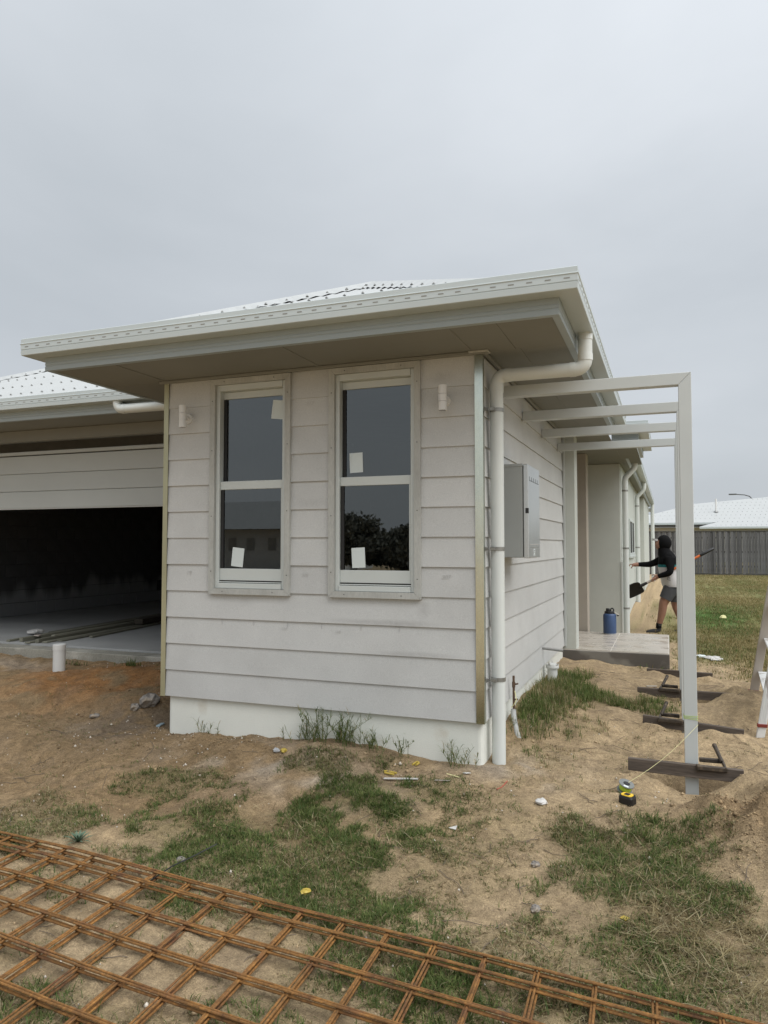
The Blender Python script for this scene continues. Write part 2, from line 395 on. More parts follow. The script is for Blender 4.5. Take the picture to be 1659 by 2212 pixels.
def tubevf(P, r, seg=12, cap=True):
    P = [Vector(p) for p in P]; n = len(P)
    rs = r if isinstance(r, (list, tuple)) else [r] * n
    T = [((P[min(i + 1, n - 1)] - P[i]).normalized() + (P[i] - P[max(i - 1, 0)]).normalized()).normalized() for i in range(n)]
    t0 = T[0]; ref = Vector((0, 0, 1)) if abs(t0.z) < 0.9 else Vector((1, 0, 0))
    u = t0.cross(ref).normalized()
    V, F = [], []
    for i in range(n):
        u = (u - T[i] * u.dot(T[i])).normalized(); w = T[i].cross(u)
        k = 1.0
        if 0 < i < n - 1:
            d = (P[i + 1] - P[i]).normalized().dot((P[i] - P[i - 1]).normalized())
            k = 1 / max(0.5, math.sqrt(max(0.0, (1 + d) / 2)))
        for j in range(seg):
            a = 2 * math.pi * j / seg
            V.append(P[i] + (u * math.cos(a) + w * math.sin(a)) * rs[i])
    for i in range(n - 1):
        for j in range(seg):
            F.append((i * seg + j, i * seg + (j + 1) % seg, (i + 1) * seg + (j + 1) % seg, (i + 1) * seg + j))
    if cap:
        F.append(tuple(range(seg))[::-1]); F.append(tuple((n - 1) * seg + j for j in range(seg)))
    return V, F
def tube(name, P, r, m, parent=None, seg=12, cap=True, smooth=True, local=False):
    V, F = tubevf(P, r, seg, cap)
    o = mk(name, V, F, m, parent, local=local)
    if smooth:
        fl = [len(p.vertices) == 4 for p in o.data.polygons]
        o.data.polygons.foreach_set('use_smooth', fl); o.data.set_sharp_from_angle(angle=R_(42))
    return o
def lathevf(prof, seg=20, c=(0, 0, 0)):
    V, F = [], []
    for r, z in prof:
        for j in range(seg):
            a = 2 * math.pi * j / seg
            V.append((c[0] + r * math.cos(a), c[1] + r * math.sin(a), c[2] + z))
    n = len(prof)
    for i in range(n - 1):
        for j in range(seg):
            F.append((i * seg + j, i * seg + (j + 1) % seg, (i + 1) * seg + (j + 1) % seg, (i + 1) * seg + j))
    F.append(tuple(range(seg))[::-1]); F.append(tuple((n - 1) * seg + j for j in range(seg)))
    return V, F
def arc(c, r, a0, a1, ax, ay, n=6):
    c = Vector(c); ax = Vector(ax); ay = Vector(ay)
    return [c + ax * (r * math.cos(a0 + (a1 - a0) * i / n)) + ay * (r * math.sin(a0 + (a1 - a0) * i / n)) for i in range(n + 1)]
def extrude(prof, p0, p1, outd, m0=0.0, m1=0.0, closed=True):
    """profile points (o, z) swept from p0 to p1; m0 / m1 mitre the ends (metres along the run per metre outward)."""
    p0 = Vector(p0); p1 = Vector(p1); d = (p1 - p0).normalized(); od = Vector(outd)
    V = []
    for p, mm, s in ((p0, m0, -1), (p1, m1, 1)):
        for o_, z in prof:
            q = p + od * o_ + d * (s * mm * o_); V.append((q.x, q.y, z))
    n = len(prof); F = []
    for i in range(n if closed else n - 1):
        j = (i + 1) % n
        F.append((i, j, n + j, n + i))
    if closed:
        F.append(tuple(range(n))[::-1]); F.append(tuple(range(n, 2 * n)))
    return V, F
def fixnormals(o):
    bm = bmesh.new(); bm.from_mesh(o.data); bmesh.ops.recalc_face_normals(bm, faces=bm.faces); bm.to_mesh(o.data); bm.free()
    return o

# ------------------------------------------------------------------ ground
YF = 4.70                                       # front cladding plane
XL, XR = -3.60, -1.125                          # front block, left and right
CP = np.array([
    # around the camera and the mesh
    *[(x, y, 0.018) for x in (-8, -6, -4, -2.5, -1, 0.5, 2, 4) for y in (-4, -1, 1, 2.2, 3.0)],
    (-4.2, 3.7, .03), (-3, 3.6, .04), (-2, 3.7, .05), (-1.2, 3.8, .06), (-.2, 3.8, .06), (.8, 3.7, .08), (1.8, 3.8, .1), (3, 4, .1),
    (-6, 4.2, .1), (-8, 4.2, .1), (-4.8, 4.6, .17), (-4.1, 4.6, .15), (-3.58, 4.68, .17), (-3.1, 4.68, .212), (-2.79, 4.68, .207),
    (-2.49, 4.68, .20), (-2.2, 4.68, .235), (-1.92, 4.68, .222), (-1.59, 4.68, .195), (-1.39, 4.68, .183), (-1.18, 4.7, .172),
    (-1.06, 4.86, .147), (-3.1, 4.3, .13), (-2.4, 4.25, .12), (-1.6, 4.3, .11), (-.9, 4.5, .11),
    (-4.2, 5.3, .33), (-5, 5.3, .33), (-5.6, 5.65, .36), (-4.2, 5.95, .44), (-4.8, 6.0, .43), (-5.6, 6.0, .41), (-7, 6.0, .40), (-9, 6.0, .38),
    (-7, 5.2, .28), (-9, 5.2, .26), (-12, 5.2, .25), (-12, 8, .3), (-14, 2, .05),
    (-1.05, 5.15, .22), (-1.1, 5.5, .32), (-1.05, 6.0, .36), (-1.05, 6.6, .36), (-1.05, 7.3, .32), (-1.05, 8.2, .33),
    (-.75, 5.3, .15), (-.7, 6.0, .25), (-.5, 6.6, .27), (-.3, 7.0, .26), (-.6, 7.6, .30), (-.3, 5.5, .14), (-.24, 4.6, .12), (-.1, 5.05, .12),
    (.12, 4.9, .085), (.45, 5.05, .14), (.0, 6.0, .18), (.4, 6.1, .175), (.12, 7.1, .235), (.5, 7.1, .235), (-.3, 8.2, .25), (.3, 8.15, .235),
    (-.8, 8.5, .29), (-.4, 8.55, .25), (0, 8.6, .235), (.15, 8.75, .24), (.2, 9.4, .26), (.63, 6.35, .12), (.69, 7.55, .22), (1.2, 6.5, .16), (1.5, 5, .13), (1.4, 8, .24), (3, 6, .15), (3, 9, .3),
    (.3, 10, .29), (-.2, 12.4, .235), (-.4, 11.2, .26), (.6, 12, .27), (1.5, 12, .32), (-.4, 14, .30), (-.5, 16.4, .38), (.5, 17, .38), (2, 16, .38),
    (0, 22, .42), (3, 24, .44), (0, 31, .46), (5, 31, .46), (8, 20, .42), (-2.5, 6, .2), (-2.5, 8, .2), (-6.5, 8, .2), (-6.5, 10, .2), (-2.5, 11, .2),
    (-6, 14, .3), (-3, 18, .3), (-3, 26, .4), (-8, 30, .4), (10, 40, .45), (-10, 40, .45), (20, 10, .3), (20, 60, .5), (-20, 60, .5), (0, 80, .5)])
POSTS_Y = [5.13, 6.16, 7.175, 8.25]
PX0, PX1 = 0.080, 0.158
def hmacro(x, y):
    x = np.asarray(x, float); y = np.asarray(y, float)
    sh = x.shape; x = x.ravel(); y = y.ravel()
    res = np.empty_like(x)
    for s in range(0, len(x), 20000):
        dx = x[s:s + 20000, None] - CP[None, :, 0]; dy = y[s:s + 20000, None] - CP[None, :, 1]
        w = 1.0 / (dx * dx + dy * dy + 0.035) ** 2.2
        res[s:s + 20000] = (w * CP[None, :, 2]).sum(1) / w.sum(1)
    return res.reshape(sh)
def gauss(x, y, cx, cy, sx, sy):
    return np.exp(-((x - cx) / sx) ** 2 - ((y - cy) / sy) ** 2)
def height(x, y):
    x = np.asarray(x, float); y = np.asarray(y, float)
    z = hmacro(x, y)
    near = sstep(40, 12, np.hypot(x, y))
    z = z + near * ((0.018 + .035 * sstep(2.9, 3.6, y)) * (fbm(x * 1.3, y * 1.3, 3, 3) - .5) + 0.052 * (fbm(x * 5, y * 5, 3, 9) - .5) + 0.034 * (fbm(x * 16, y * 16, 3, 21) - .5))
    # dug-out sand beside the posts
    pile = (gauss(x, y, .20, 4.45, .20, .13) * .09 + gauss(x, y, .45, 4.22, .24, .20) * .15 + gauss(x, y, .72, 4.0, .25, .30) * .14
            + gauss(x, y, .60, 4.72, .20, .22) * .12 + gauss(x, y, .95, 4.5, .35, .4) * .13 + gauss(x, y, .10, 4.22, .12, .08) * .03
            + gauss(x, y, .75, 6.75, .28, .2) * .06 + gauss(x, y, .6, 7.35, .3, .15) * .06 + gauss(x, y, .9, 7.9, .4, .2) * .05)
    z = z + pile * (0.7 + 0.9 * fbm(x * 9, y * 9, 4, 31))
    heap = (gauss(x, y, .40, 5.02, .10, .07) * .09 + gauss(x, y, .30, 4.93, .12, .05) * .04 + gauss(x, y, -.20, 4.98, .10, .06) * .035 + gauss(x, y, -.16, 6.02, .11, .07) * .06
            + gauss(x, y, .30, 6.01, .13, .06) * .055 + gauss(x, y, .50, 6.10, .08, .10) * .06 + gauss(x, y, -.24, 7.05, .10, .06) * .035 + gauss(x, y, .42, 7.03, .13, .09) * .085
            + gauss(x, y, -.16, 8.12, .12, .06) * .045 + gauss(x, y, .33, 8.10, .10, .07) * .05 + gauss(x, y, .62, 7.15, .2, .14) * .07 + gauss(x, y, .75, 6.4, .2, .16) * .05)
    z = z + heap * (.75 + .5 * fbm(x * 14, y * 14, 3, 91))
    z = z + np.clip(pile * 12, 0, 1) * (0.10 * (fbm(x * 9, y * 9, 3, 41) - .45) + .055 * (fbm(x * 22, y * 22, 2, 43) - .5))
    # heap of pale rubble by the front wall, orange sand by the slab
    z = z + gauss(x, y, -2.75, 4.45, .55, .22) * .03 * (.5 + fbm(x * 15, y * 15, 3, 51))
    z = z + gauss(x, y, -4.75, 5.55, .55, .20) * .05 + gauss(x, y, -4.1, 4.9, .4, .3) * .03 * fbm(x * 18, y * 18, 3, 61)
    for i, py in enumerate(POSTS_Y):
        q = ((x - .17) / (.26, .22, .26, .16)[i]) ** 2 + ((y - py - .01) / (.165, .14, .16, .1)[i]) ** 2
        z = z - np.exp(-(q * (.85 + .3 * fbm(x * 8, y * 8, 2, 77))) ** 2.5) * (.42, .16, .28, .10)[i]
    return z
def ground_at(px_, py_):
    z = 0.1
    for _ in range(25):
        p = onZ(px_, py_, z); z = 0.5 * z + 0.5 * float(height(p[0], p[1]))
    p = onZ(px_, py_, z)
    return p
def axis(lo, hi, step, far, growth=1.35):
    a = list(np.arange(lo, hi + 1e-6, step)); s = step; v = hi
    while v < far: s *= growth; v += s; a.append(v)
    s = step; v = lo; b = []
    while v > -far: s *= growth; v -= s; b.append(v)
    return np.array(b[::-1] + a)
gx = axis(-6.6, 2.4, 0.026, 900); gy = axis(1.4, 9.4, 0.026, 900)
GX, GY = np.meshgrid(gx, gy)
GZ = height(GX, GY)
farm = np.hypot(GX, GY) > 60
GZ[farm] = GZ[farm] * 0 + np.where(True, 0.45, 0)
# vegetation density and soil stains, used by the ground colour
VEG = []                                        # filled below: (x, y, rx, ry, weight)

def patch(cx, cy, rx, ry):
    c = ground_at(cx, cy); a = ground_at(cx + rx, cy); b = ground_at(cx, cy - ry); d = ground_at(cx, min(2600, cy + ry))
    return float(c[0]), float(c[1]), float(abs(a[0] - c[0]) + 1e-3), float((abs(b[1] - c[1]) + abs(d[1] - c[1])) / 2 + 1e-3)
# D-units: centre, radii, clumps per square metre, blade length, greenness 0..1
PATCH = [
    (560, 1835, 300, 110, 620, .060, .80), (430, 1790, 170, 70, 420, .050, .72), (720, 1870, 170, 90, 520, .055, .75),
    (350, 1690, 100, 34, 600, .045, .75), (430, 1675, 60, 22, 350, .035, .6),
    (90, 1775, 130, 62, 600, .050, .65), (20, 1820, 90, 40, 420, .050, .5),
    (775, 1712, 95, 50, 900, .070, .92), (840, 1765, 110, 45, 420, .045, .7), (930, 1710, 80, 36, 450, .042, .75),
    (700, 1650, 75, 28, 700, .060, .80), (820, 1640, 50, 20, 260, .045, .7),
    (950, 1850, 190, 110, 240, .040, .55), (1070, 1780, 130, 70, 200, .040, .6), (880, 1930, 120, 70, 260, .040, .5),
    (1390, 1880, 175, 95, 620, .075, .62), (1300, 1830, 80, 40, 300, .06, .5), (1500, 1960, 170, 80, 420, .07, .40), (1450, 2050, 230, 90, 420, .055, .38),
    (1250, 2080, 180, 90, 360, .050, .48), (1600, 2120, 160, 100, 420, .055, .42), (1080, 2060, 150, 60, 300, .045, .55),
    (1180, 1990, 90, 40, 160, .035, .4),
    (900, 2110, 200, 90, 420, .060, .72), (1050, 2170, 220, 70, 560, .065, .75), (700, 2130, 160, 70, 330, .055, .7), (620, 2010, 120, 50, 220, .045, .6),
    (560, 2190, 140, 50, 420, .055, .72), (1300, 2190, 200, 50, 500, .06, .6), (780, 2060, 120, 50, 260, .045, .65),
    (90, 2160, 130, 70, 420, .060, .62), (40, 2060, 80, 40, 260, .05, .5), (250, 2200, 120, 40, 300, .05, .6), (110, 1900, 110, 40, 180, .045, .45),
    (330, 1960, 90, 35, 200, .04, .5), (470, 1985, 100, 35, 160, .04, .5),
    (1600, 1985, 120, 40, 300, .06, .35), (1350, 1990, 100, 45, 240, .05, .45),
]
PW = [(patch(a, b, c, d), n, h_, g_) for a, b, c, d, n, h_, g_ in PATCH]
# grass on the mound beside the side wall (place coordinates)
PW += [((-.98, 6.3, .20, .75), 620, .095, .75), ((-.80, 6.75, .22, .55), 620, .095, .80), ((-.52, 6.72, .30, .26), 700, .085, .82),
       ((-.20, 6.60, .28, .20), 700, .07, .80), ((-.98, 5.55, .14, .35), 420, .10, .65), ((-.72, 5.75, .25, .25), 240, .07, .55), ((-.9, 7.4, .2, .4), 420, .1, .65),
       ((-.15, 6.9, .25, .1), 300, .06, .6), ((-.8, 5.1, .2, .2), 150, .05, .5)]
def vegdens(x, y):
    v = np.zeros_like(x)
    for (cx, cy, rx, ry), n, h_, g_ in PW:
        q = ((x - cx) / rx) ** 2 + ((y - cy) / ry) ** 2
        v = np.maximum(v, np.clip(1.25 - q, 0, 1) * min(1, n / 500))
    return v

# ------------------------------------------------------------------ ground mesh
def ground_colour(x, y):
    n1_ = fbm(x * .9, y * .9, 4, 71); n2_ = fbm(x * 4.5, y * 4.5, 4, 81); n3_ = fbm(x * 16, y * 16, 3, 91)
    c = np.empty(x.shape + (3,))
    sand = np.array([.420, .310, .195]); brown = np.array([.262, .176, .098]); pale = np.array([.36, .295, .235])
    orange = np.array([.30, .150, .062]); thatch = np.array([.185, .150, .078]); lawn = np.array([.21, .175, .078]); lawng = np.array([.125, .150, .055])
    dark = np.array([.155, .115, .082])
    left = sstep(-.6, -2.4, x + .45 * (n1_ - .5) * 4) * sstep(3.0, 3.7, y)          # browner, damper soil in front of the garage
    c[:] = sand
    def mix(col, w):
        c[:] = c * (1 - w[..., None]) + col * w[..., None]
    mix(brown, left * .85)
    mix(pale, np.clip(gauss(x, y, -2.55, 4.35, .6, .25) + gauss(x, y, -.9, 4.75, .45, .22) + .8 * gauss(x, y, -1.9, 4.1, .4, .2)
                      + .8 * gauss(x, y, -6.3, 5.7, .7, .3) + .7 * gauss(x, y, -4.3, 4.6, .25, .15), 0, 1) * sstep(.35, .6, n2_))
    mix(orange, np.clip(gauss(x, y, -4.85, 5.5, .85, .38) * 1.3 + .5 * gauss(x, y, -5.2, 5.1, .7, .3), 0, 1) * sstep(.25, .5, n2_))
    mix(dark, np.clip(gauss(x, y, -3.95, 4.75, .45, .5) * 1.1, 0, 1) * sstep(.3, .6, n3_))
    mix(dark, sstep(.54, .72, n2_) * .35)
    mix(np.array([.42, .315, .205]), sstep(.56, .75, n1_) * (1 - left) * .5)
    pileD = np.clip(gauss(x, y, .55, 4.35, .48, .36) * 1.3, 0, 1)
    mix(np.array([.255, .172, .098]), pileD * .85)
    mix(thatch, vegdens(x, y) * (.45 + .5 * sstep(.35, .65, n3_)) * .8)
    lw = sstep(9.0, 10.2, y + 1.2 * (n1_ - .5)) * sstep(.05, .5, x + .6 * (n2_ - .5) - .012 * (y - 10)) + sstep(8.0, 9.0, y) * sstep(.6, 1.2, x + .5 * (n2_ - .5))
    lw = np.clip(lw, 0, 1) * sstep(.30, .42, n1_ + .35 * n2_)
    lw = np.clip(lw + .8 * sstep(10.6, 11.6, y) * sstep(19, 15, y) * sstep(-.75, -.3, x) * sstep(.47, .60, n2_ + .25 * (n3_ - .5)), 0, 1)
    mix(lawn, lw * .9)
    mix(lawng, lw * sstep(.45, .62, n1_) * .6)
    mix(np.array([.055, .14, .028]), np.clip(gauss(x, y, .75, 14.2, .55, 1.6) * 1.3, 0, 1) * .85 * lw)
    c *= ((0.66 + .68 * n3_) * (.80 + .40 * n2_))[..., None]
    return np.clip(c * np.array([1.00, 1.02, .99]), .01, 1)
V = np.stack([GX, GY, GZ], -1).reshape(-1, 3)
ny, nx = GX.shape
idx = np.arange(nx * ny).reshape(ny, nx)
Q = np.stack([idx[:-1, :-1], idx[:-1, 1:], idx[1:, 1:], idx[1:, :-1]], -1).reshape(-1, 4)
def fastmesh(name, V, Q, k, cols=None, smooth=False):
    me = bpy.data.meshes.new(name)
    me.vertices.add(len(V)); me.vertices.foreach_set('co', np.asarray(V, np.float32).ravel())
    me.loops.add(Q.size); me.loops.foreach_set('vertex_index', Q.astype(np.int32).ravel())
    me.polygons.add(len(Q)); me.polygons.foreach_set('loop_start', np.arange(0, Q.size, k, dtype=np.int32))
    if smooth: me.polygons.foreach_set('use_smooth', np.ones(len(Q), bool))
    if cols is not None:
        at = me.color_attributes.new('col', 'FLOAT_COLOR', 'POINT')
        c4 = np.ones((len(V), 4), np.float32); c4[:, :3] = cols; at.data.foreach_set('color', c4.ravel())
    me.update(calc_edges=True)
    return me
gcol = ground_colour(GX, GY).reshape(-1, 3)
gme = fastmesh('ground', V, Q, 4, gcol, True)
def groundmat():
    m, t, b = newmat('sandy_soil')
    nn = t.nodes.new; ln = t.links.new
    a = nn('ShaderNodeVertexColor'); a.layer_name = 'col'
    tcn = nn('ShaderNodeTexCoord')
    def noise(s, d=4, r=.6):
        k = nn('ShaderNodeTexNoise'); k.inputs['Scale'].default_value = s; k.inputs['Detail'].default_value = d
        k.inputs['Roughness'].default_value = r; ln(tcn.outputs['Object'], k.inputs[0]); return k.outputs[0]
    def mr(src, f0, f1, lo, hi):
        r = nn('ShaderNodeMapRange'); r.inputs[1].default_value = f0; r.inputs[2].default_value = f1
        r.inputs[3].default_value = lo; r.inputs[4].default_value = hi; ln(src, r.inputs[0]); return r.outputs[0]
    f1 = noise(170, 4, .75); f2 = noise(34, 6, .7); f3 = noise(9, 4)
    mu = nn('ShaderNodeMath'); mu.operation = 'MULTIPLY'
    ln(mr(f1, .3, .7, .55, 1.45), mu.inputs[0]); ln(mr(f2, .3, .7, .72, 1.28), mu.inputs[1])
    sc = nn('ShaderNodeVectorMath'); sc.operation = 'SCALE'; ln(a.outputs[0], sc.inputs[0]); ln(mu.outputs[0], sc.inputs[3])
    # pale shell grit
    vo = nn('ShaderNodeTexVoronoi'); vo.inputs['Scale'].default_value = 95; ln(tcn.outputs['Object'], vo.inputs[0])
    gm = nn('ShaderNodeMath'); gm.operation = 'MULTIPLY'
    ln(mr(vo.outputs['Distance'], .13, .17, 1, 0), gm.inputs[0]); ln(mr(f3, .5, .62, 0, 1), gm.inputs[1])
    mxn = nn('ShaderNodeMixRGB'); ln(gm.outputs[0], mxn.inputs[0]); ln(sc.outputs[0], mxn.inputs[1]); mxn.inputs[2].default_value = (.52, .45, .36, 1)
    ln(mxn.outputs[0], b.inputs['Base Color'])
    b.inputs['Roughness'].default_value = .95; b.inputs['Specular IOR Level'].default_value = .15
    b1 = nn('ShaderNodeBump'); b1.inputs['Distance'].default_value = .022; ln(f2, b1.inputs['Height'])
    b2 = nn('ShaderNodeBump'); b2.inputs['Distance'].default_value = .007; ln(f1, b2.inputs['Height']); ln(b1.outputs[0], b2.inputs['Normal'])
    ln(b2.outputs[0], b.inputs['Normal'])
    return m
gme.materials.append(groundmat())
ground = bpy.data.objects.new('ground', gme); COL.objects.link(ground)
struct(ground, 'sandy building-site ground with bare patches around the unfinished house')

# ------------------------------------------------------------------ house
house = thing('house', 'unfinished single-storey house with grey weatherboard front block and pale metal roof', 'house', (-2.4, 6.5, .2))
ZC = .455                                       # underside of the cladding
WIN = [(-3.205, -2.525), (-2.218, -1.540)]
WZ0, WZ1 = 1.237, 2.845
def board_front(x0, x1, i, ztop=None, zbot=None):
    zb = ZC + .2 * i if zbot is None else zbot
    zt = ZC + .2 * i + .205 if ztop is None else ztop
    ob = YF - .007 if zbot is None else YF - .007 + .0115 * (zbot - (ZC + .2 * i)) / .2
    ot = ob + .0115 * (zt - zb) / .2
    j = random.uniform(-.0012, .0012)
    V = [(x0, ob, zb), (x1, ob, zb), (x1, ot, zt), (x0, ot, zt), (x0, ob + .011, zb), (x1, ob + .011, zb), (x1, ot + .008, zt), (x0, ot + .008, zt)]
    V = [(a, b + j, c) for a, b, c in V]
    F = [(0, 1, 2, 3), (4, 7, 6, 5), (0, 4, 5, 1), (2, 6, 7, 3), (1, 5, 6, 2), (0, 3, 7, 4)]
    return mk('weatherboard', V, F, 'clad', house)
xa, xb = XL + .004, XR - .012
boards = {}
for i in range(12):
    zb, zt = ZC + .2 * i, ZC + .2 * i + .205
    zt = min(zt, 2.868)
    if zt < WZ0 + .004 or zb > WZ1:
        boards[i] = board_front(xa, xb, i, ztop=zt)
    elif zb < WZ0:                              # the sill cuts into this course
        boards[i] = board_front(xa, xb, i, ztop=WZ0 + .01)
        for x0, x1 in ((xa, WIN[0][0] + .004), (WIN[0][1] - .004, WIN[1][0] + .004), (WIN[1][1] - .004, xb)):
            board_front(x0, x1, i, ztop=zt, zbot=WZ0 + .01)
    else:
        for x0, x1 in ((xa, WIN[0][0] + .004), (WIN[0][1] - .004, WIN[1][0] + .004), (WIN[1][1] - .004, xb)):
            board_front(x0, x1, i, ztop=zt)
# framing behind the boards (leaves the window openings free)
wv = []
for x0, x1, z0, z1 in ((XL + .01, WIN[0][0] + .04, ZC + .03, 2.86), (WIN[0][1] - .04, WIN[1][0] + .04, ZC + .03, 2.86), (WIN[1][1] - .04, XR - .02, ZC + .03, 2.86),
                       (WIN[0][0] + .04, WIN[0][1] - .04, ZC + .03, WZ0 + .04), (WIN[1][0] + .04, WIN[1][1] - .04, ZC + .03, WZ0 + .04),
                       (WIN[0][0] + .04, WIN[0][1] - .04, WZ1 - .04, 2.86), (WIN[1][0] + .04, WIN[1][1] - .04, WZ1 - .04, 2.86)):
    wv.append((bv(x0, x1, YF + .016, YF + .12, z0, z1), BF))
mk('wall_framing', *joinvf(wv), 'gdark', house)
YE = 8.66                                       # end of the side cladding
for i in range(12):                             # side weatherboards
    zb, zt = ZC + .2 * i, min(ZC + .2 * i + .205, 2.868)
    y0, y1 = YF + .02, YE - .02
    ob = XR + .007; ot = ob - .0115 * (zt - zb) / .2
    V = [(ob, y0, zb), (ob, y1, zb), (ot, y1, zt), (ot, y0, zt), (ob - .011, y0, zb), (ob - .011, y1, zb), (ot - .008, y1, zt), (ot - .008, y0, zt)]
    F = [(0, 1, 2, 3), (4, 7, 6, 5), (0, 4, 5, 1), (2, 6, 7, 3), (1, 5, 6, 2), (0, 3, 7, 4)]
    mk('weatherboard', V, F, 'clad', house)
mk('side_wall', bv(XR - .12, XR - .014, YF + .125, YE, .1, 2.86), BF, 'gdark', house)
mk('garage_return_wall', bv(XL + .006, XL + .12, YF + .125, 12.4, .1, 2.86), BF, 'gdark', house)
# rendered base
V, F = bevel(bv(XL + .015, XR - .01, YF + .022, YE - .02, -.1, ZC + .02), BF, .028, 3)
o = mk('rendered_base', V, F, 'rbase', house)
# corner flashings
def angle(name, m, x, y, sx, sy, w1, w2, z0, z1, t=.0025):
    P = [(0, 0), (sx * w1, 0), (sx * w1, sy * t), (sx * t, sy * t), (sx * t, sy * w2), (0, sy * w2)]
    V = [(x + a, y + b, z0) for a, b in P] + [(x + a, y + b, z1) for a, b in P]
    F = [(i, (i + 1) % 6, 6 + (i + 1) % 6, 6 + i) for i in range(6)] + [(3, 2, 1, 0), (0, 5, 4, 3), (6, 7, 8, 9), (6, 9, 10, 11)]
    return fixnormals(mk(name, V, F, m, house))
angle('corner_flashing', 'galv', XR + .012, YF - .012, -1, 1, .055, .045, ZC - .004, 2.858)
angle('corner_flashing', 'galvl', XL - .036, YF - .012, 1, 1, .042, .06, ZC - .004, 2.858)
# windows ---------------------------------------------------------------
def window(x0, x1, sash_papers):
    w = (x0 + x1) / 2
    root = bpy.data.objects.new('window', None); root.location = (w, YF, WZ0)
    WM_key = root
    link(root, house); WM[root.name] = Matrix.Translation((w, YF, WZ0))
    tw = .043; yo = YF - .028
    # mitred timber trim, four pieces
    def tr(P):
        V = [(a, yo, b) for a, b in P] + [(a, YF + .02, b) for a, b in P]
        o = mk('trim', V, [(0, 1, 2, 3), (7, 6, 5, 4), (0, 4, 5, 1), (1, 5, 6, 2), (2, 6, 7, 3), (3, 7, 4, 0)], 'trim', root)
        return fixnormals(o)
    g = .0008
    tr([(x0 + g, WZ0), (x1 - g, WZ0), (x1 - tw - g, WZ0 + tw), (x0 + tw + g, WZ0 + tw)])
    tr([(x0 + tw + g, WZ1 - tw), (x1 - tw - g, WZ1 - tw), (x1 - g, WZ1), (x0 + g, WZ1)])
    tr([(x0, WZ0 + g), (x0 + tw, WZ0 + tw + g), (x0 + tw, WZ1 - tw - g), (x0, WZ1 - g)])
    tr([(x1 - tw, WZ0 + tw + g), (x1, WZ0 + g), (x1, WZ1 - g), (x1 - tw, WZ1 - tw - g)])
    for sx in (x0 + tw / 2, x1 - tw / 2):       # fixings
        for k in (.10, .36, .66, .90):
            z = WZ0 + (WZ1 - WZ0) * k + random.uniform(-.03, .03)
            tube('screw', [(sx, yo - .0012, z), (sx, yo + .002, z)], .0042, 'nail', root, 8)
    for k in (.18, .80):
        tube('screw', [(x0 + (x1 - x0) * k, yo - .0012, WZ0 + tw / 2), (x0 + (x1 - x0) * k, yo + .002, WZ0 + tw / 2)], .0042, 'nail', root, 8)
        tube('screw', [(x0 + (x1 - x0) * k, yo - .0012, WZ1 - tw / 2), (x0 + (x1 - x0) * k, yo + .002, WZ1 - tw / 2)], .0042, 'nail', root, 8)
    a, b, c, d = x0 + tw + .001, x1 - tw - .001, WZ0 + tw + .001, WZ1 - tw - .001
    # outer aluminium frame
    fy0, fy1 = YF - .004, YF + .085
    box('frame_jamb', a, a + .030, fy0, fy1, c, d, 'wframe', root, .002)
    box('frame_jamb', b - .030, b, fy0, fy1, c, d, 'wframe', root, .002)
    box('frame_head', a + .0305, b - .0305, fy0 - .004, fy1, d - .045, d, 'wframe', root, .002)
    box('frame_sill', a + .0305, b - .0305, fy0 - .010, fy1, c, c + .038, 'wframe', root, .003)
    box('sill_track', a + .0305, b - .0305, fy0 + .004, fy0 + .010, c + .042, c + .049, 'wframe', root, .001)
    box('sill_groove', a + .0305, b - .0305, fy0 + .014, fy1, c + .0385, c + .056, 'black', root, 0)
    # sashes
    ia, ib = a + .0305, b - .0305
    zm0, zm1 = 2.013, 2.080
    def sash(name, za, zb, y0, bot, top):
        s = box('sash_rail', ia, ib, y0, y0 + .03, za, za + bot, 'wframe', root, .002)
        box('sash_rail', ia, ib, y0, y0 + .03, zb - top, zb, 'wframe', root, .002)
        for u0, u1 in ((ia, ia + .026), (ib - .018, ib)):
            box('sash_stile', u0, u1, y0 + .002, y0 + .028, za + bot + .0005, zb - top - .0005, 'wframe' if u0 > w else 'black', root, .001)
        mk('gasket', bv(ia + .0265, ib - .0185, y0 + .0135, y0 + .0145, za + bot, za + bot + .004), BF, 'black', root)
        mk('pane', [(ia + .026, y0 + .012, za + bot), (ib - .018, y0 + .012, za + bot), (ib - .018, y0 + .012, zb - top), (ia + .026, y0 + .012, zb - top)],
           [(0, 1, 2, 3)], 'glass', root)
    sash('upper', zm0 + .004, d - .046, YF + .045, .058, .052)
    sash('lower', c + .057, zm1 - .004, YF + .012, .088, .062)
    for (px_, pz, ry, yy) in sash_papers:
        V = [(-.05, 0, -.07), (.05, 0, -.07), (.05, 0, .07), (-.05, 0, .07), (-.05, .0008, -.07), (.05, .0008, -.07), (.05, .0008, .07), (-.05, .0008, .07)]
        mk('sticker', V, BF, 'paper', root, T=Matrix.Translation((px_, yy, pz)) @ Matrix.Rotation(ry, 4, 'Y'))
    return root
yu, yl = YF + .0545, YF + .0215
window(*WIN[0], [(-2.668, 2.600, R_(7), yu), (-2.982, 1.510, R_(6), yl)])
window(*WIN[1], [(-2.040, 2.180, R_(-2), yu), (-2.008, 1.512, R_(-3), yl)])
# dim room behind the windows
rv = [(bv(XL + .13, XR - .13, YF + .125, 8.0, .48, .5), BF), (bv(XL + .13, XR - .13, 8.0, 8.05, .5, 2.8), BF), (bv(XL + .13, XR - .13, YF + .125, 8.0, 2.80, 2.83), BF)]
mk('room_lining', *joinvf(rv), 'gdark', house)
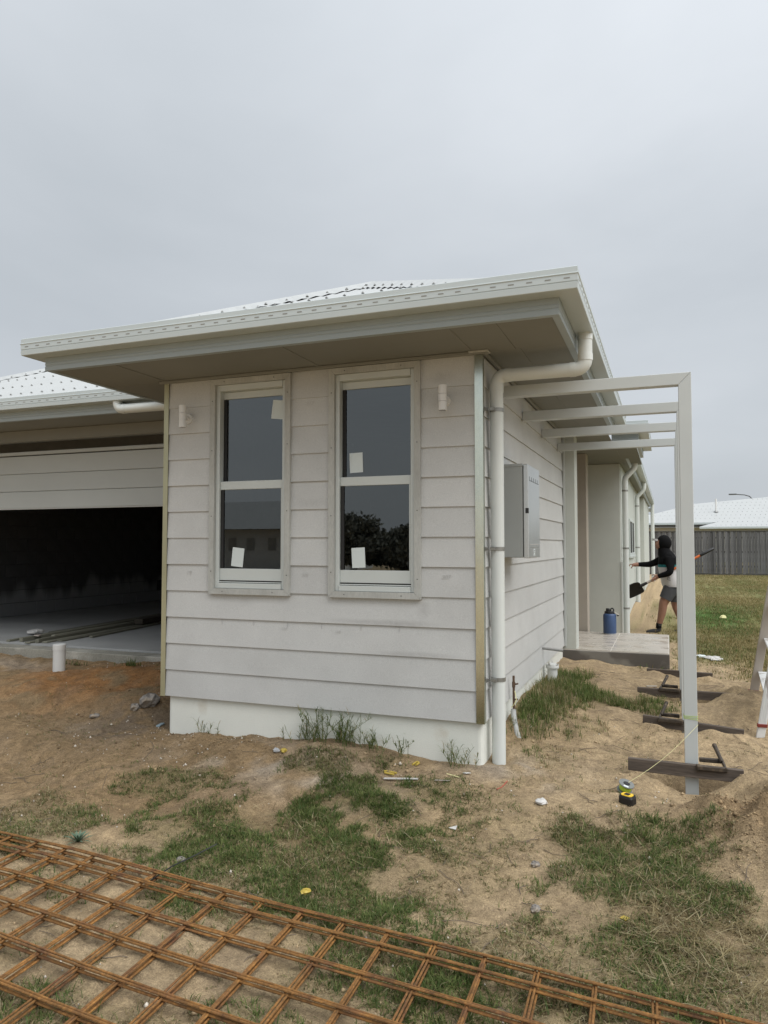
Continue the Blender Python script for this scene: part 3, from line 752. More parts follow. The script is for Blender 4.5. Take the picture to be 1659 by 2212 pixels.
# pencil notes on the bare boards
def pencil(txt, x, z, size, y=YF - .0065, rot=0):
    cu = bpy.data.curves.new('pencil_mark', 'FONT'); cu.body = txt; cu.size = size; cu.shear = .25
    tmp = bpy.data.objects.new('pencil_mark_tmp', cu); COL.objects.link(tmp)
    dg = bpy.context.evaluated_depsgraph_get()
    me = bpy.data.meshes.new_from_object(tmp.evaluated_get(dg))
    bpy.data.objects.remove(tmp)
    me.materials.clear(); me.materials.append(M['pencil'])
    o = bpy.data.objects.new('pencil_mark', me); link(o, house)
    o.location = (x, y, z); o.rotation_euler = (R_(90), 0, rot)
    return o
for t_, x_, z_, s_ in (('19', -3.42, 1.375, .045), ('310', -2.44, 1.375, .035), ('317', -2.41, 2.60, .04), ('307', -1.40, 1.375, .04),
                       ('110', -2.60, .99, .03), ('110', -2.18, .985, .03)):
    k = (z_ - ZC) % .2
    pencil(t_, x_, z_, s_, YF - .0090 + .0115 * k / .2)
for x_ in (-3.1, -2.83, -2.55, -2.28, -1.98, -1.7):
    mk('pencil_tick', bv(x_, x_ + .002, YF - .0005, YF + .003, 1.012, 1.048), BF, 'pencil', house)

# eaves ------------------------------------------------------------------
FX0, FX1, FYF = -4.21, -.55, 4.09               # fascia lines of the front block
GFY = 5.64                                      # garage fascia
FZ0, FZ1 = 2.87, 3.02
fprof = [(0, FZ0), (.012, FZ0), (.012, FZ0 + .030), (.009, FZ0 + .033), (.009, FZ0 + .037), (.012, FZ0 + .040), (.012, FZ0 + .055), (.009, FZ0 + .058),
         (.009, FZ0 + .062), (.012, FZ0 + .065), (.012, FZ1), (0, FZ1)]
fprof = [(-.03, FZ0)] + fprof[1:] + [(-.03, FZ1)]
gprof = [(.014, 2.965), (.120, 2.965), (.124, 2.968), (.127, 3.001), (.123, 3.004), (.123, 3.006), (.127, 3.009), (.127, 3.043), (.131, 3.047), (.131, 3.050),
         (.126, 3.054), (.126, 3.084), (.123, 3.087), (.120, 3.084), (.120, 2.971), (.014, 2.971)]
def eave(p0, p1, outd, m0, m1, slots=True, gutter=True, g0=None, g1=None):
    a = (p0[0], p0[1], 0); b = (p1[0], p1[1], 0)
    o = fixnormals(mk('fascia', *extrude(fprof, a, b, outd, m0, m1), 'fascia', house))
    if not gutter: return
    ga = a if g0 is None else (g0[0], g0[1], 0); gb = b if g1 is None else (g1[0], g1[1], 0)
    g = fixnormals(mk('gutter', *extrude(gprof, ga, gb, outd, m0, m1), 'gut', house))
    A, B = Vector(ga), Vector(gb); d = (B - A).normalized(); ln_ = (B - A).length; od = Vector(outd)
    # stop ends
    for P, mm in ((A, m0), (B, m1)):
        if mm == 0:
            q = P + od * .07
            ex = (abs(d.x) * .002 + abs(od.x) * .058, abs(d.y) * .002 + abs(od.y) * .058)
            mk('gutter_stop_end', bv(q.x - ex[0], q.x + ex[0], q.y - ex[1], q.y + ex[1], 2.966, 3.083), BF, 'gut', g)
    if slots:
        parts = []
        s = -.13 * m0 + .06
        while s < ln_ + .13 * m1 - .06:
            q = A + d * s + od * .1272
            ex = (abs(d.x) * .016 + abs(od.x) * .0012, abs(d.y) * .016 + abs(od.y) * .0012)
            parts.append((bv(q.x - ex[0], q.x + ex[0], q.y - ex[1], q.y + ex[1], 3.0225, 3.0290), BF)); s += .1
        so = mk('drain_slots', *joinvf(parts), 'slot', g); so['kind'] = 'stuff'
eave((FX0, FYF), (FX1, FYF), (0, -1, 0), 1, 1)
eave((FX1, FYF), (FX1, 8.72), (1, 0, 0), 1, 0, g1=(FX1, 8.77))
eave((FX0, GFY), (FX0, FYF), (-1, 0, 0), -1, 1)
eave((-10.2, GFY), (FX0, GFY), (0, -1, 0), 1, -1)
eave((-10.2, 14.0), (-10.2, GFY), (-1, 0, 0), 0, 1, False)
# entry roof and rear eaves
eave((-.62, 9.36), (-.32, 9.36), (0, -1, 0), 0, 1, False)
eave((-.32, 9.36), (-.32, 11.32), (1, 0, 0), 1, 0, False)
eave((-.53, 11.34), (-.53, 26.0), (1, 0, 0), 0, 0, False)
# soffit sheets with joint strips
SZ = 2.873
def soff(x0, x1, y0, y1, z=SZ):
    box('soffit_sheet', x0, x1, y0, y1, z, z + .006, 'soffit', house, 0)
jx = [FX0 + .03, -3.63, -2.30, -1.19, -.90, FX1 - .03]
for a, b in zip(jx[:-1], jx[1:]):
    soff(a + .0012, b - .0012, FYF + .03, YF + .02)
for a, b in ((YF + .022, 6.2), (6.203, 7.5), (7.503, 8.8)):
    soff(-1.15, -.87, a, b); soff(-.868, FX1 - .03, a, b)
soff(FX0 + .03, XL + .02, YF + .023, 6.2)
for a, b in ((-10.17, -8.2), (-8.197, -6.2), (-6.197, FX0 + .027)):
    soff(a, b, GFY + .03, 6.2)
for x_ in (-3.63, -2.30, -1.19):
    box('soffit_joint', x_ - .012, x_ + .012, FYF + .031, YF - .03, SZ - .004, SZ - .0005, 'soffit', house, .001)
# quad bead at the top of the walls
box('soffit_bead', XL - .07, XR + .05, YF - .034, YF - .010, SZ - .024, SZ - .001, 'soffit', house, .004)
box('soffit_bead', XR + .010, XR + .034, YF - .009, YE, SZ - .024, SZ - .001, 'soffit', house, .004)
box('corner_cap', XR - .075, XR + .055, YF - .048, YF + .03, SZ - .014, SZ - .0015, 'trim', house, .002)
# entry ceiling and rear soffit
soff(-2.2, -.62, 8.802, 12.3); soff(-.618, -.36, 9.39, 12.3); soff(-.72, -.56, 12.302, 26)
# roof ------------------------------------------------------------------
TAN = math.tan(R_(24.3)); EZ = 3.022
roof = bpy.data.objects.new('roof', None); link(roof, house); roof.location = (0, 0, 0); WM[roof.name] = Matrix()
screwparts = []
HEX = lathevf([(.014, 0), (.014, .003), (.007, .005), (.007, .012)], 6)
def corr(org, ud, vd, u0, u1, vmax, name='roof_sheet', step=.019, wave=.076, amp=.008):
    org = Vector(org); ud = Vector(ud); vd = Vector(vd)
    n = int((u1 - u0) / step)
    V, F = [], []
    for i in range(n + 1):
        u = u0 + step * i
        w = amp * math.cos(2 * math.pi * u / wave)
        for v in (0, max(0, vmax(u))):
            p = org + ud * u + vd * v; V.append((p.x, p.y, EZ + v * TAN + w + .002))
    for i in range(n):
        F.append((2 * i, 2 * i + 2, 2 * i + 3, 2 * i + 1))
    o = mk(name, V, F, 'roof', roof, smooth=True)
    k = 0
    for r, v in enumerate((.12, .55, 1.05, 1.6, 2.2, 2.8, 3.4)):
        u = math.ceil(u0 / wave) * wave + (wave if r % 2 else 0)
        while u < u1:
            if vmax(u) > v + .14:
                p = org + ud * u + vd * v
                T = Vector((p.x, p.y, EZ + v * TAN + amp + .004))
                screwparts.append(([(a + T.x, b + T.y, c + T.z) for a, b, c in HEX[0]], HEX[1]))
            u += 2 * wave
    return o
x0, x1, y0 = FX0 - .06, FX1 + .06, FYF - .06
hw = (x1 - x0) / 2
corr((0, y0, 0), (1, 0, 0), (0, 1, 0), x0, x1, lambda u: min(u - x0, x1 - u, hw))
corr((x1, 0, 0), (0, 1, 0), (-1, 0, 0), y0, 8.9, lambda u: min(u - y0, hw))
corr((x0, 0, 0), (0, 1, 0), (1, 0, 0), y0, 7.6, lambda u: min(u - y0, hw, max(0, hw)))
gx0, gy0 = -10.2 - .06, GFY - .06
corr((0, gy0, 0), (1, 0, 0), (0, 1, 0), gx0, FX0 + 1.6, lambda u: min(u - gx0, 4.2))
corr((gx0, 0, 0), (0, 1, 0), (1, 0, 0), gy0, 14.0, lambda u: min(u - gy0, 4.2, max(0, 14.0 - u)))
corr((-.26, 0, 0), (0, 1, 0), (-1, 0, 0), 9.30, 11.35, lambda u: min(u - 9.30, 1.6))
corr((0, 9.30, 0), (1, 0, 0), (0, 1, 0), -1.8, -.26, lambda u: min(-.26 - u, 1.6))
corr((-.47, 0, 0), (0, 1, 0), (-1, 0, 0), 11.36, 26.0, lambda u: 4.0, step=.038)
def ridge(P0, P1, side, name='ridge_cap'):
    P0, P1, side = Vector(P0), Vector(P1), Vector(side).normalized()
    n = int((P1 - P0).length / .06); V, F = [], []
    for i in range(n + 1):
        p = P0.lerp(P1, i / n)
        dz = -.058 - (.010 if i % 2 else 0)
        for s, z in ((-.15, dz), (-.02, .012), (.02, .012), (.15, dz)):
            q = p + side * s; V.append((q.x, q.y, p.z + .028 + z * 1.0))
    for i in range(n):
        for k in range(3):
            F.append((4 * i + k, 4 * i + k + 1, 4 * i + k + 5, 4 * i + k + 4))
    o = mk(name, V, F, 'roof', roof)
    for i in range(2, n, 3):
        p = P0.lerp(P1, i / n)
        for s in (-.11, .11):
            q = p + side * s
            screwparts.append(([(a + q.x, b + q.y, c + p.z + .028 - .040) for a, b, c in HEX[0]], HEX[1]))
    return o
ax, ay, az = (x0 + x1) / 2, y0 + hw, EZ + hw * TAN
ridge((x0 + .24, y0 + .24, EZ + .24 * TAN), (ax, ay, az), (1, -1, 0)); ridge((x1 - .24, y0 + .24, EZ + .24 * TAN), (ax, ay, az), (1, 1, 0)); ridge((ax, ay, az), (ax, 7.5, az), (1, 0, 0))
ridge((gx0, gy0, EZ), (gx0 + 4.2, gy0 + 4.2, EZ + 4.2 * TAN), (1, -1, 0)); ridge((gx0 + 4.2, gy0 + 4.2, EZ + 4.2 * TAN), (FX0 + 1.6, gy0 + 4.2, EZ + 4.2 * TAN), (0, 1, 0))
so = mk('roof_screws', *joinvf(screwparts), 'screw', roof); so['kind'] = 'stuff'
# roof void filler keeps daylight out of the eaves
mk('ceiling', bv(-9.6, XL + .10, 6.25, 12.4, 2.86, 2.90), BF, 'gdark', house)

# downpipes ----------------------------------------------------------------
PR = .045
def clipband(parent, x, y, z, wall=None, wd=(-1, 0)):
    c = mk('pipe_clip', *lathevf([(PR + .0025, -.013), (PR + .0025, .013)], 24, (x, y, z)), 'clip', parent)
    if wall is not None:
        if wd[0]:
            mk('clip_bracket', bv(min(x + wd[0] * PR, wall), max(x + wd[0] * PR, wall), y - PR - .030, y - PR - .0275, z - .010, z + .010), BF, 'clip', c)
            mk('clip_bracket', bv(wall, wall + .003, y - PR - .055, y - PR - .0275, z - .012, z + .012), BF, 'clip', c)
            mk('clip_strap', bv(x - PR * .75, x + .0, y - PR - .030, y - PR - .001, z - .010, z + .010), BF, 'clip', c)
    return c
dx, dy = -1.060, 4.865
P = [(-.478, dy, 2.975), (-.478, dy, 2.80)] + [tuple(q) for q in arc((-.538, dy, 2.80), .060, 0, -math.pi / 2, (1, 0, 0), (0, 0, 1), 5)[1:]]
P2 = [tuple(q) for q in arc((dx + .06, dy, 2.68), .060, math.pi / 2, math.pi, (1, 0, 0), (0, 0, 1), 5)]
P = P + P2 + [(dx, dy, .10)]
dp = tube('downpipe', P, PR, 'pvc', house, 24)
for c0, r_, z0, z1 in (((-.478, dy, 0), .0478, 2.925, 2.968), ((-.478, dy, 0), .0475, 2.79, 2.835), ((dx, dy, 0), .0475, 2.625, 2.68)):
    mk('pipe_socket', *lathevf([(r_, z0), (r_, z1)], 24, c0), 'pvc', dp, smooth=False)
for xs0, xs1 in ((-.575, -.538), (dx + .06, dx + .095)):
    tube('pipe_socket', [(xs0, dy, 2.74), (xs1, dy, 2.74)], .0475, 'pvc', dp, 24)
for z in (2.505, 1.575, .715):
    clipband(dp, dx, dy, z, XR + .004)
gxp, gyp = -4.86, 5.575
P = [(gxp, gyp, 2.97), (gxp, gyp, 2.95)] + [tuple(q) for q in arc((gxp + .06, gyp, 2.95), .060, math.pi, 1.5 * math.pi, (1, 0, 0), (0, 0, 1), 5)[1:]] + [(XL - .1, gyp, 2.885)]
dpg = tube('downpipe', P, PR, 'pvc', house, 24)
tube('pipe_socket', [(gxp + .06, gyp, 2.89), (gxp + .10, gyp, 2.889)], .0475, 'pvc', dpg, 24)
# entry, piers and rear wall -------------------------------------------------
box('entry_pier', XR - .02, -.985, YE, YE + .24, .05, SZ - .001, 'render', house, .006)
box('edge_trim', XR + .006, XR + .030, YE - .022, YE - .001, ZC - .01, SZ - .002, 'steelp', house, .002)
box('door_pier', -1.9, -1.040, 10.5, 10.75, .05, SZ - .001, 'beige', house, .006)
box('rear_wall', -2.4, -.677, 12.0, 20.8, .0, SZ - .001, 'render', house, .008)
box('rear_wall_projection', -2.4, -.575, 20.82, 26.0, .0, SZ - .001, 'render', house, .008)
box('entry_back_wall', -2.3, -1.95, 8.9, 12.0, .05, SZ - .001, 'beige', house, .004)
# rear window on the side wall
rw = bpy.data.objects.new('window', None); rw.location = (-.677, 15.6, 1.40); link(rw, house); WM[rw.name] = Matrix.Translation((-.677, 15.6, 1.40))
for n_, a in (('frame_jamb', (14.55, 14.60, 1.40, 2.10)), ('frame_jamb', (16.42, 16.47, 1.40, 2.10)), ('frame_head', (14.602, 16.418, 2.05, 2.10)),
              ('frame_sill', (14.602, 16.418, 1.40, 1.45)), ('sash_stile', (15.5, 15.55, 1.452, 2.048))):
    box(n_, -.676, -.652, a[0], a[1], a[2], a[3], 'wframe', rw, .003)
box('sill', -.675, -.630, 14.5, 16.52, 1.355, 1.398, 'wframe', rw, .004)
mk('pane', bv(-.674, -.664, 14.6, 16.42, 1.45, 2.05), BF, 'black', rw)
for py, zb in ((12.10, .22), (16.95, .35)):      # rear downpipes with offsets
    wx = -.612
    P = [(-.462, py, 2.97), (-.462, py, 2.86), (-.47, py, 2.80), (-.60, py, 2.66), (wx, py, 2.60), (wx, py, zb)]
    d_ = tube('downpipe', P, PR, 'pvc', house, 20)
    for z in (2.45, 1.55, .62):
        clipband(d_, wx, py, z)
    for z0, z1 in ((2.885, 2.955), (2.50, 2.58)):
        mk('pipe_socket', *lathevf([(.0475, z0), (.0475, z1)], 20, ((-.462 if z0 > 2.8 else wx), py, 0)), 'pvc', d_)
box('conduit_pipe', -.676, -.652, 11.985, 11.998, .2, 1.35, 'pvc', house, .002)
# rear corner fittings
P = [(-.46, 26.05, 2.98), (-.46, 26.05, .35)]
tube('downpipe', P, .06, 'pvc', house, 14)
tube('overflow_pipe', [(-.9, 26.12, 2.78), (-.46, 26.12, 2.78)], .07, 'pvc', house, 14)
# garage --------------------------------------------------------------------
GX0 = -9.5
def gwall(a): box('garage_wall', *a, 'render', house, .003)
gwall((-10.0, GX0, 6.16, 6.30, .3, SZ - .001))
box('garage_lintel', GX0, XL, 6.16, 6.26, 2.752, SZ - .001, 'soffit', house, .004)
door = bpy.data.objects.new('garage_door', None); door.location = (-6.5, 6.4, 2.0); link(door, house); WM[door.name] = Matrix.Translation((-6.5, 6.4, 2.0))
for z0, z1 in ((2.020, 2.2115), (2.2145, 2.4145), (2.4175, 2.620)):
    box('door_panel', GX0 + .02, XL - .02, 6.385, 6.42, z0, z1, 'gdoor', door, .004)
box('bottom_seal', GX0 + .02, XL - .02, 6.390, 6.415, 2.008, 2.0195, 'steelp', door, .002)
box('top_rail', GX0 + .02, XL - .02, 6.38, 6.41, 2.632, 2.672, 'gdoor', door, .004)
mk('door_headroom', bv(GX0, XL, 6.9, 6.95, 2.60, 2.86), BF, 'gdark', house)
gs = box('garage_floor', GX0, XL + .02, 6.32, 12.4, .30, .50, 'conc', None, .003); struct(gs, 'grey concrete slab floor of the open garage')
gk = box('garage_slab_edge', GX0 - .4, XL + .02, 6.10, 6.318, .05, .482, 'concd', None, .008, seg=2); struct(gk, 'rough concrete rebate along the garage opening')
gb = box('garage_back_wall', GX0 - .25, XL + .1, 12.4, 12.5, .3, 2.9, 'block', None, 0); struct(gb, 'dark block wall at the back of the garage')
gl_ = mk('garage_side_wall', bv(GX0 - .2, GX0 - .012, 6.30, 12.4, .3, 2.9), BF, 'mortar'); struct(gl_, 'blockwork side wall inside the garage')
bm_v, bm_f = bevel(bv(-.19, 0, -.1965, .1965, -.0965, .0965), BF, .0025)
bme = bpy.data.meshes.new('block'); bme.from_pydata(bm_v, [], bm_f); bme.materials.append(M['block']); bme.update()
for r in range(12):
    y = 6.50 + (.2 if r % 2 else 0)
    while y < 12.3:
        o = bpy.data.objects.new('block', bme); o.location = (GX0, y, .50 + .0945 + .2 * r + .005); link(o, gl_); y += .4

# porch -------------------------------------------------------------------------
porch = struct(box('porch_slab', -1.6, .0, 8.64, 10.47, .05, .408, 'concw', None, .006), 'raised concrete porch slab with damp front edge')
mk('grout_bed', bv(-1.59, -.004, 8.646, 10.464, .4083, .414), BF, 'grout', porch)
tx = [-1.59, -1.21, -.615, -.004]; ty = [8.645, 9.25, 9.86, 10.465]
for a, b in zip(tx[:-1], tx[1:]):
    for c, d in zip(ty[:-1], ty[1:]):
        box('tile', a + .005, b - .005, c + .005, d - .005, .4145, .420, 'tile', porch, .0012)
# ------------------------------------------------------------------ fittings on the house
def wall_light(x, z, label):
    t = thing('wall_light', label, 'wall light', (x, YF, z), group='up and down wall lights')
    y = YF - .095
    tube('back_plate', [(x - .01, YF - .020, z - .005), (x - .01, YF + .004, z - .005)], [.036, .040], 'lightw', t, 24)
    tube('arm', [(x - .005, YF - .018, z - .005), (x, y + .02, z)], .016, 'lightw', t, 14)
    for z0, z1 in ((-.083, -.0255), (-.0235, .0235), (.0255, .083)):
        tube('lamp_tube', [(x, y, z + z0), (x, y, z + z1)], .028, 'lightw', t, 28)
    tube('lens', [(x, y, z - .0835), (x, y, z - .080)], .024, 'lens', t, 24)
    tube('lens', [(x, y, z + .080), (x, y, z + .0835)], .024, 'lens', t, 24)
wall_light(-3.40, 2.570, 'small white up-and-down wall light left of the left window')
wall_light(-1.362, 2.565, 'small white up-and-down wall light between right window and downpipe')

mb = thing('meter_box', 'grey metal meter box with zinc door on the side wall behind the downpipe', 'meter box', (XR, 5.4, 1.5))
X0, X1, Y0, Y1, Z0, Z1 = XR + .008, -.945, 5.16, 5.64, 1.512, 2.170
box('case', X0, X1, Y0, Y1, Z0, Z1, 'mbox', mb, .004)
box('case_lid', X0, X1 + .002, Y0 - .004, Y1 + .004, Z1 - .018, Z1 + .003, 'mbox', mb, .002)
mk('door_gap', bv(X1, X1 + .006, Y0 + .006, Y1 - .006, Z0 + .006, Z1 - .022), BF, 'black', mb)
md = box('door', X1 + .006, -.905, Y0 - .002, Y1 + .002, Z0 - .004, Z1 - .002, 'mdoor', mb, .004)
for k in range(5):
    y = Y0 + .05 + k * .082
    mk('vent_louvre', bv(-.9055, -.9035, y, y + .062, Z1 - .115, Z1 - .112), BF, 'black', md)
    mk('vent_louvre', bv(-.9055, -.9035, y, y + .003, Z1 - .115, Z1 - .085), BF, 'black', md)
mk('catch', *bevel(bv(-.928, -.9035, Y0 - .0035, Y0 + .012, 1.820, 1.862), BF, .004), 'black', md)
box('label_strip', -.9055, -.9035, Y0 + .05, Y1 - .03, 1.602, 1.606, 'white', md, 0)
mk('vent_slot', bv(-.9055, -.904, Y0 + .06, Y1 - .04, 1.583, 1.586), BF, 'slot', md)
box('warning_label', -.9055, -.9038, Y0 + .20, Y0 + .26, 1.545, 1.572, 'paper', md, 0)
box('warning_label', -.9055, -.9038, Y0 + .20, Y0 + .26, 1.522, 1.541, 'paper', md, 0)
for z_, w_ in ((1.562, .03), (1.551, .024), (1.528, .026)):
    mk('label_print', bv(-.9039, -.9034, Y0 + .215, Y0 + .215 + w_, z_ - .0025, z_ + .0025), BF, 'black', md)

# ------------------------------------------------------------------ pergola frames
names = ['nearest pale steel pergola frame with string tied round its post', 'second pale steel pergola frame from the front of the house',
         'third pale steel pergola frame, next to the entry side', 'farthest pale steel pergola frame, beside the entry pier']
FT = 2.716
for i, y in enumerate(POSTS_Y):
    t = thing('pergola_frame', names[i], 'pergola frame', ((PX0 + PX1) / 2, y, .1), group='pergola frames along the side wall')
    zb = (-.16, .0, .03, .12)[i]
    h_ = .078
    y0_, y1_ = y - .038, y + .038
    # mitred top corner
    P = [(PX0, zb), (PX1, zb), (PX1, FT), (PX0, FT - h_)]
    V, F = joinvf([([(a, y0_, b) for a, b in P] + [(a, y1_, b) for a, b in P], [(0, 1, 2, 3), (7, 6, 5, 4), (0, 4, 5, 1), (1, 5, 6, 2), (2, 6, 7, 3), (3, 7, 4, 0)])])
    V, F = bevel(V, F, .003, 2)
    mk('post', V, F, 'steelp', t)
    P = [(XR + .008, FT - h_), (PX0 - .0008, FT - h_), (PX1 - .0008, FT), (XR + .008, FT)]
    V = [(a, y0_, b) for a, b in P] + [(a, y1_, b) for a, b in P]
    V, F = bevel(V, [(0, 1, 2, 3), (7, 6, 5, 4), (0, 4, 5, 1), (1, 5, 6, 2), (2, 6, 7, 3), (3, 7, 4, 0)], .003, 2)
    mk('beam', V, F, 'steelp', t)
    if i == 0:
        for k, zz in enumerate((.505, .512, .519)):
            Pl = [(PX0 - .002, y0_ - .002, zz), (PX1 + .002, y0_ - .002, zz - .008 + .004 * k), (PX1 + .002, y1_ + .002, zz - .008), (PX0 - .002, y1_ + .002, zz), (PX0 - .002, y0_ - .002, zz)]
            tube('string_loop', Pl, .0012, 'lime', t, 5)

def plank(xl, xr, y, zl, zr, h_, label, skew=0.0):
    c = Vector(((xl + xr) / 2, y, (zl + zr) / 2)); ln_ = xr - xl
    V, F = bevel(bv(-ln_ / 2, ln_ / 2, -.018, .018, 0, h_), BF, .003)
    o = mk('timber_plank', V, F, 'plank')
    o.location = c; o.rotation_euler = (0, -math.atan2(zr - zl, ln_), skew)
    tag(o, label, 'plank', 'planks clamped across the post holes')
    return o
plank(-.262, .412, 5.067, .150, .148, .078, 'weathered plank with a dark knot across the nearest post hole', R_(-2))
plank(-.205, .50, 6.095, .213, .166, .075, 'weathered plank across the second post hole, behind the string line', R_(-2.5))
plank(-.278, .478, 7.11, .243, .243, .072, 'weathered plank across the third post hole, tilted near the grass end', R_(-1))
plank(-.225, .40, 8.185, .252, .238, .070, 'weathered plank against the foot of the farthest post, before the porch')

def clamp(x, y, z, rotz, flip, label, handle=1):
    t = thing('bar_clamp', label, 'clamp', (x, y, z), (0, 0, rotz), 'clamps holding planks to the posts')
    s = flip
    box('bar', s * .150, s * .150 + .012, -.125, .14, -.008, .022, 'iron', t, .003, local=True) if s > 0 else \
        box('bar', s * .150 - .012, s * .150, -.125, .14, -.008, .022, 'iron', t, .002, local=True)
    a, b = sorted((s * .165, s * -.01))
    V, F = bevel(bv(a, b, -.124, -.099, -.010, .020), BF, .006, 2)
    mk('fixed_jaw', V, F, 'iron', t, local=True)
    a, b = sorted((s * .165, s * .02))
    V, F = bevel(bv(a, b, .055, .080, -.006, .022), BF, .006, 2)
    mk('sliding_jaw', V, F, 'iron', t, local=True)
    V, F = bevel(bv(-.012, .012, -.030, .030, -.018, .024), BF, .003)
    pad = [(p[0], p[1] - .30, p[2]) for p in V]
    mk('jaw_pad', [(p[0], p[1] * .35, p[2]) for p in pad], F, 'iron', t, local=True)
    if handle:
        tube('handle', [(s * .150, .02, .016), (s * .120, .16, .085)], [.011, .014], 'iron', t, 10, local=True)
    return t
clamp(.150, 5.145, .214, R_(3), 1, 'rusty bar clamp on the nearest post and plank, handle up')
clamp(.080, 6.170, .262, R_(-4), -1, 'rusty bar clamp left of the second post, on its plank')
clamp(.080, 7.19, .305, R_(-6), -1, 'rusty bar clamp left of the third post, on its plank')

# ------------------------------------------------------------------ string line, tape measure
g = ground_at(1356, 1735)
tp = thing('tape_measure', 'black and yellow tape measure standing on the sand beside the spool', 'tape measure', (g[0], g[1], g[2] - .004), (R_(4), 0, R_(-28)))
prof = []
def rrect(w, d, r, n=4):
    P = []
    for cx, cy, a0 in ((w - r, d - r, 0), (-w + r, d - r, 90), (-w + r, -d + r, 180), (w - r, -d + r, 270)):
        for k in range(n + 1):
            a = R_(a0 + 90 * k / n); P.append((cx + r * math.cos(a), cy + r * math.sin(a)))
    return P
def layered(layers):
    V, F = [], []; n = len(layers[0][0])
    for P, z in layers:
        V += [(a, b, z) for a, b in P]
    for i in range(len(layers) - 1):
        for j in range(n):
            F.append((i * n + j, i * n + (j + 1) % n, (i + 1) * n + (j + 1) % n, (i + 1) * n + j))
    F.append(tuple(range(n))[::-1]); F.append(tuple((len(layers) - 1) * n + j for j in range(n)))
    return V, F
mk('case', *layered([(rrect(.040, .029, .014), 0), (rrect(.044, .032, .016), .008), (rrect(.044, .032, .016), .040), (rrect(.039, .028, .015), .052)]), 'blackp', tp, smooth=False, local=True)
mk('face_plate', *layered([(rrect(.034, .024, .016), .050), (rrect(.033, .023, .016), .056)]), 'yellow', tp, local=True)
mk('face_badge', *layered([(rrect(.016, .015, .003), .0555), (rrect(.015, .014, .003), .058)]), 'blackp', tp, local=True)
mk('tape_hook', *bevel(bv(-.052, -.043, -.006, .006, .004, .022), BF, .001), 'clip', tp, local=True)
g2 = ground_at(1349, 1712)
sp = thing('twine_spool', 'grey spool wound with lime green string line on the sand', 'spool', (g2[0], g2[1], g2[2] + .010), (R_(14), R_(16), 0))
mk('flange', *lathevf([(.045, 0), (.046, .003), (.020, .005)], 28), 'spool', sp, local=True)
mk('flange', *lathevf([(.020, .046), (.046, .049), (.045, .053), (.020, .053), (.019, .044)], 28), 'spool', sp, local=True)
mk('wound_twine', *lathevf([(.026, .005), (.034, .012), (.036, .026), (.033, .040), (.026, .046)], 24), 'lime', sp, smooth=True, local=True)
mk('core_hole', *lathevf([(.017, .052), (.017, .0545)], 20), 'blackp', sp, local=True)
mk('price_label', bv(-.014, .014, -.040, -.024, .0532, .0538), BF, 'paper', sp, local=True)
a = Vector((g2[0] + .02, g2[1], g2[2] + .06)); b = Vector((PX1 + .003, POSTS_Y[0] - .041, .470))
o = tube('string_line', [a + (b - a) * k - Vector((0, 0, .05 * math.sin(math.pi * k) * .6)) for k in (0, .15, .3, .45, .6, .75, .9, 1)] , .0012, 'string', None, 5)
tag(o, 'thin yellow string stretched from the spool up to the nearest post', 'string')

# ------------------------------------------------------------------ pipes in the ground
g = (-5.58, 5.64)
z = float(height(*g)) - .05
t = thing('capped_pipe', 'white capped pipe standing in the soil before the garage slab', 'pipe', (*g, z))
tube('pipe_body', [(0, 0, 0), (0, 0, .285)], .058, 'pvcw', t, 28, local=True)
mk('cap', *lathevf([(.0615, .270), (.0615, .322), (.056, .326)], 28), 'pvcw', t, local=True)
z = .28
t = thing('vent_pipe', 'short white pipe with torn cover in the grass by the side wall', 'pipe', (-1.05, 7.22, z))
tube('pipe_body', [(0, 0, 0), (0, 0, .16)], .047, 'pvcw', t, 22, local=True)
mk('cap', *lathevf([(.058, .140), (.062, .155), (.056, .180), (.03, .188)], 22), 'pvcw', t, local=True)
for k in range(5):
    a0 = k * 1.3; mk('torn_film', [(.055 * math.cos(a0), .055 * math.sin(a0), .16), (.055 * math.cos(a0 + .7), .055 * math.sin(a0 + .7), .16),
                      (.075 * math.cos(a0 + .5), .075 * math.sin(a0 + .5), .205 + .01 * k % .02)], [(0, 1, 2)], 'white', t, local=True)
t = thing('wall_stub_pipe', 'short grey pipe stub poking out of the side weatherboards', 'pipe', (XR, 7.12, .61))
tube('pipe_body', [(XR + .0, 7.12, .622), (XR + .19, 7.13, .606)], .013, 'stub', t, 14)
mk('bore', *tubevf([(XR + .1895, 7.13, .606), (XR + .1905, 7.13, .606)], .009, 12), 'black', t)
t = thing('copper_pipe', 'dull copper pipe with tap spur rising beside the downpipe', 'pipe', (-1.085, 5.50, .2))
tube('pipe_body', [(-1.085, 5.50, .20), (-1.085, 5.50, .63)], .009, 'copper', t, 12)
tube('spur', [(-1.085, 5.50, .565), (-1.05, 5.49, .575)], .006, 'copper', t, 8)
tube('spur', [(-1.085, 5.50, .455), (-1.055, 5.49, .46)], .007, 'copper', t, 8)
tube('joint', [(-1.085, 5.50, .545), (-1.085, 5.50, .585)], .0125, 'copper', t, 12)
tube('earth_wire', [(-1.075, 5.49, .52), (-1.06, 5.47, .46), (-1.08, 5.47, .42), (-1.10, 5.48, .40)], .003, 'string', t, 6)
P = []
for k in range(61):
    s = k / 60; P.append((-1.085 + .11 * s ** 1.6, 5.49 - .27 * s ** 1.3, .385 - .20 * s))
rr = [.0175 if k % 2 else .0200 for k in range(61)]
V, F = tubevf(P, rr, 12)
o = mk('corrugated_conduit', V, F, 'conduit'); tag(o, 'grey corrugated conduit bending from the copper pipe into the sand', 'conduit')

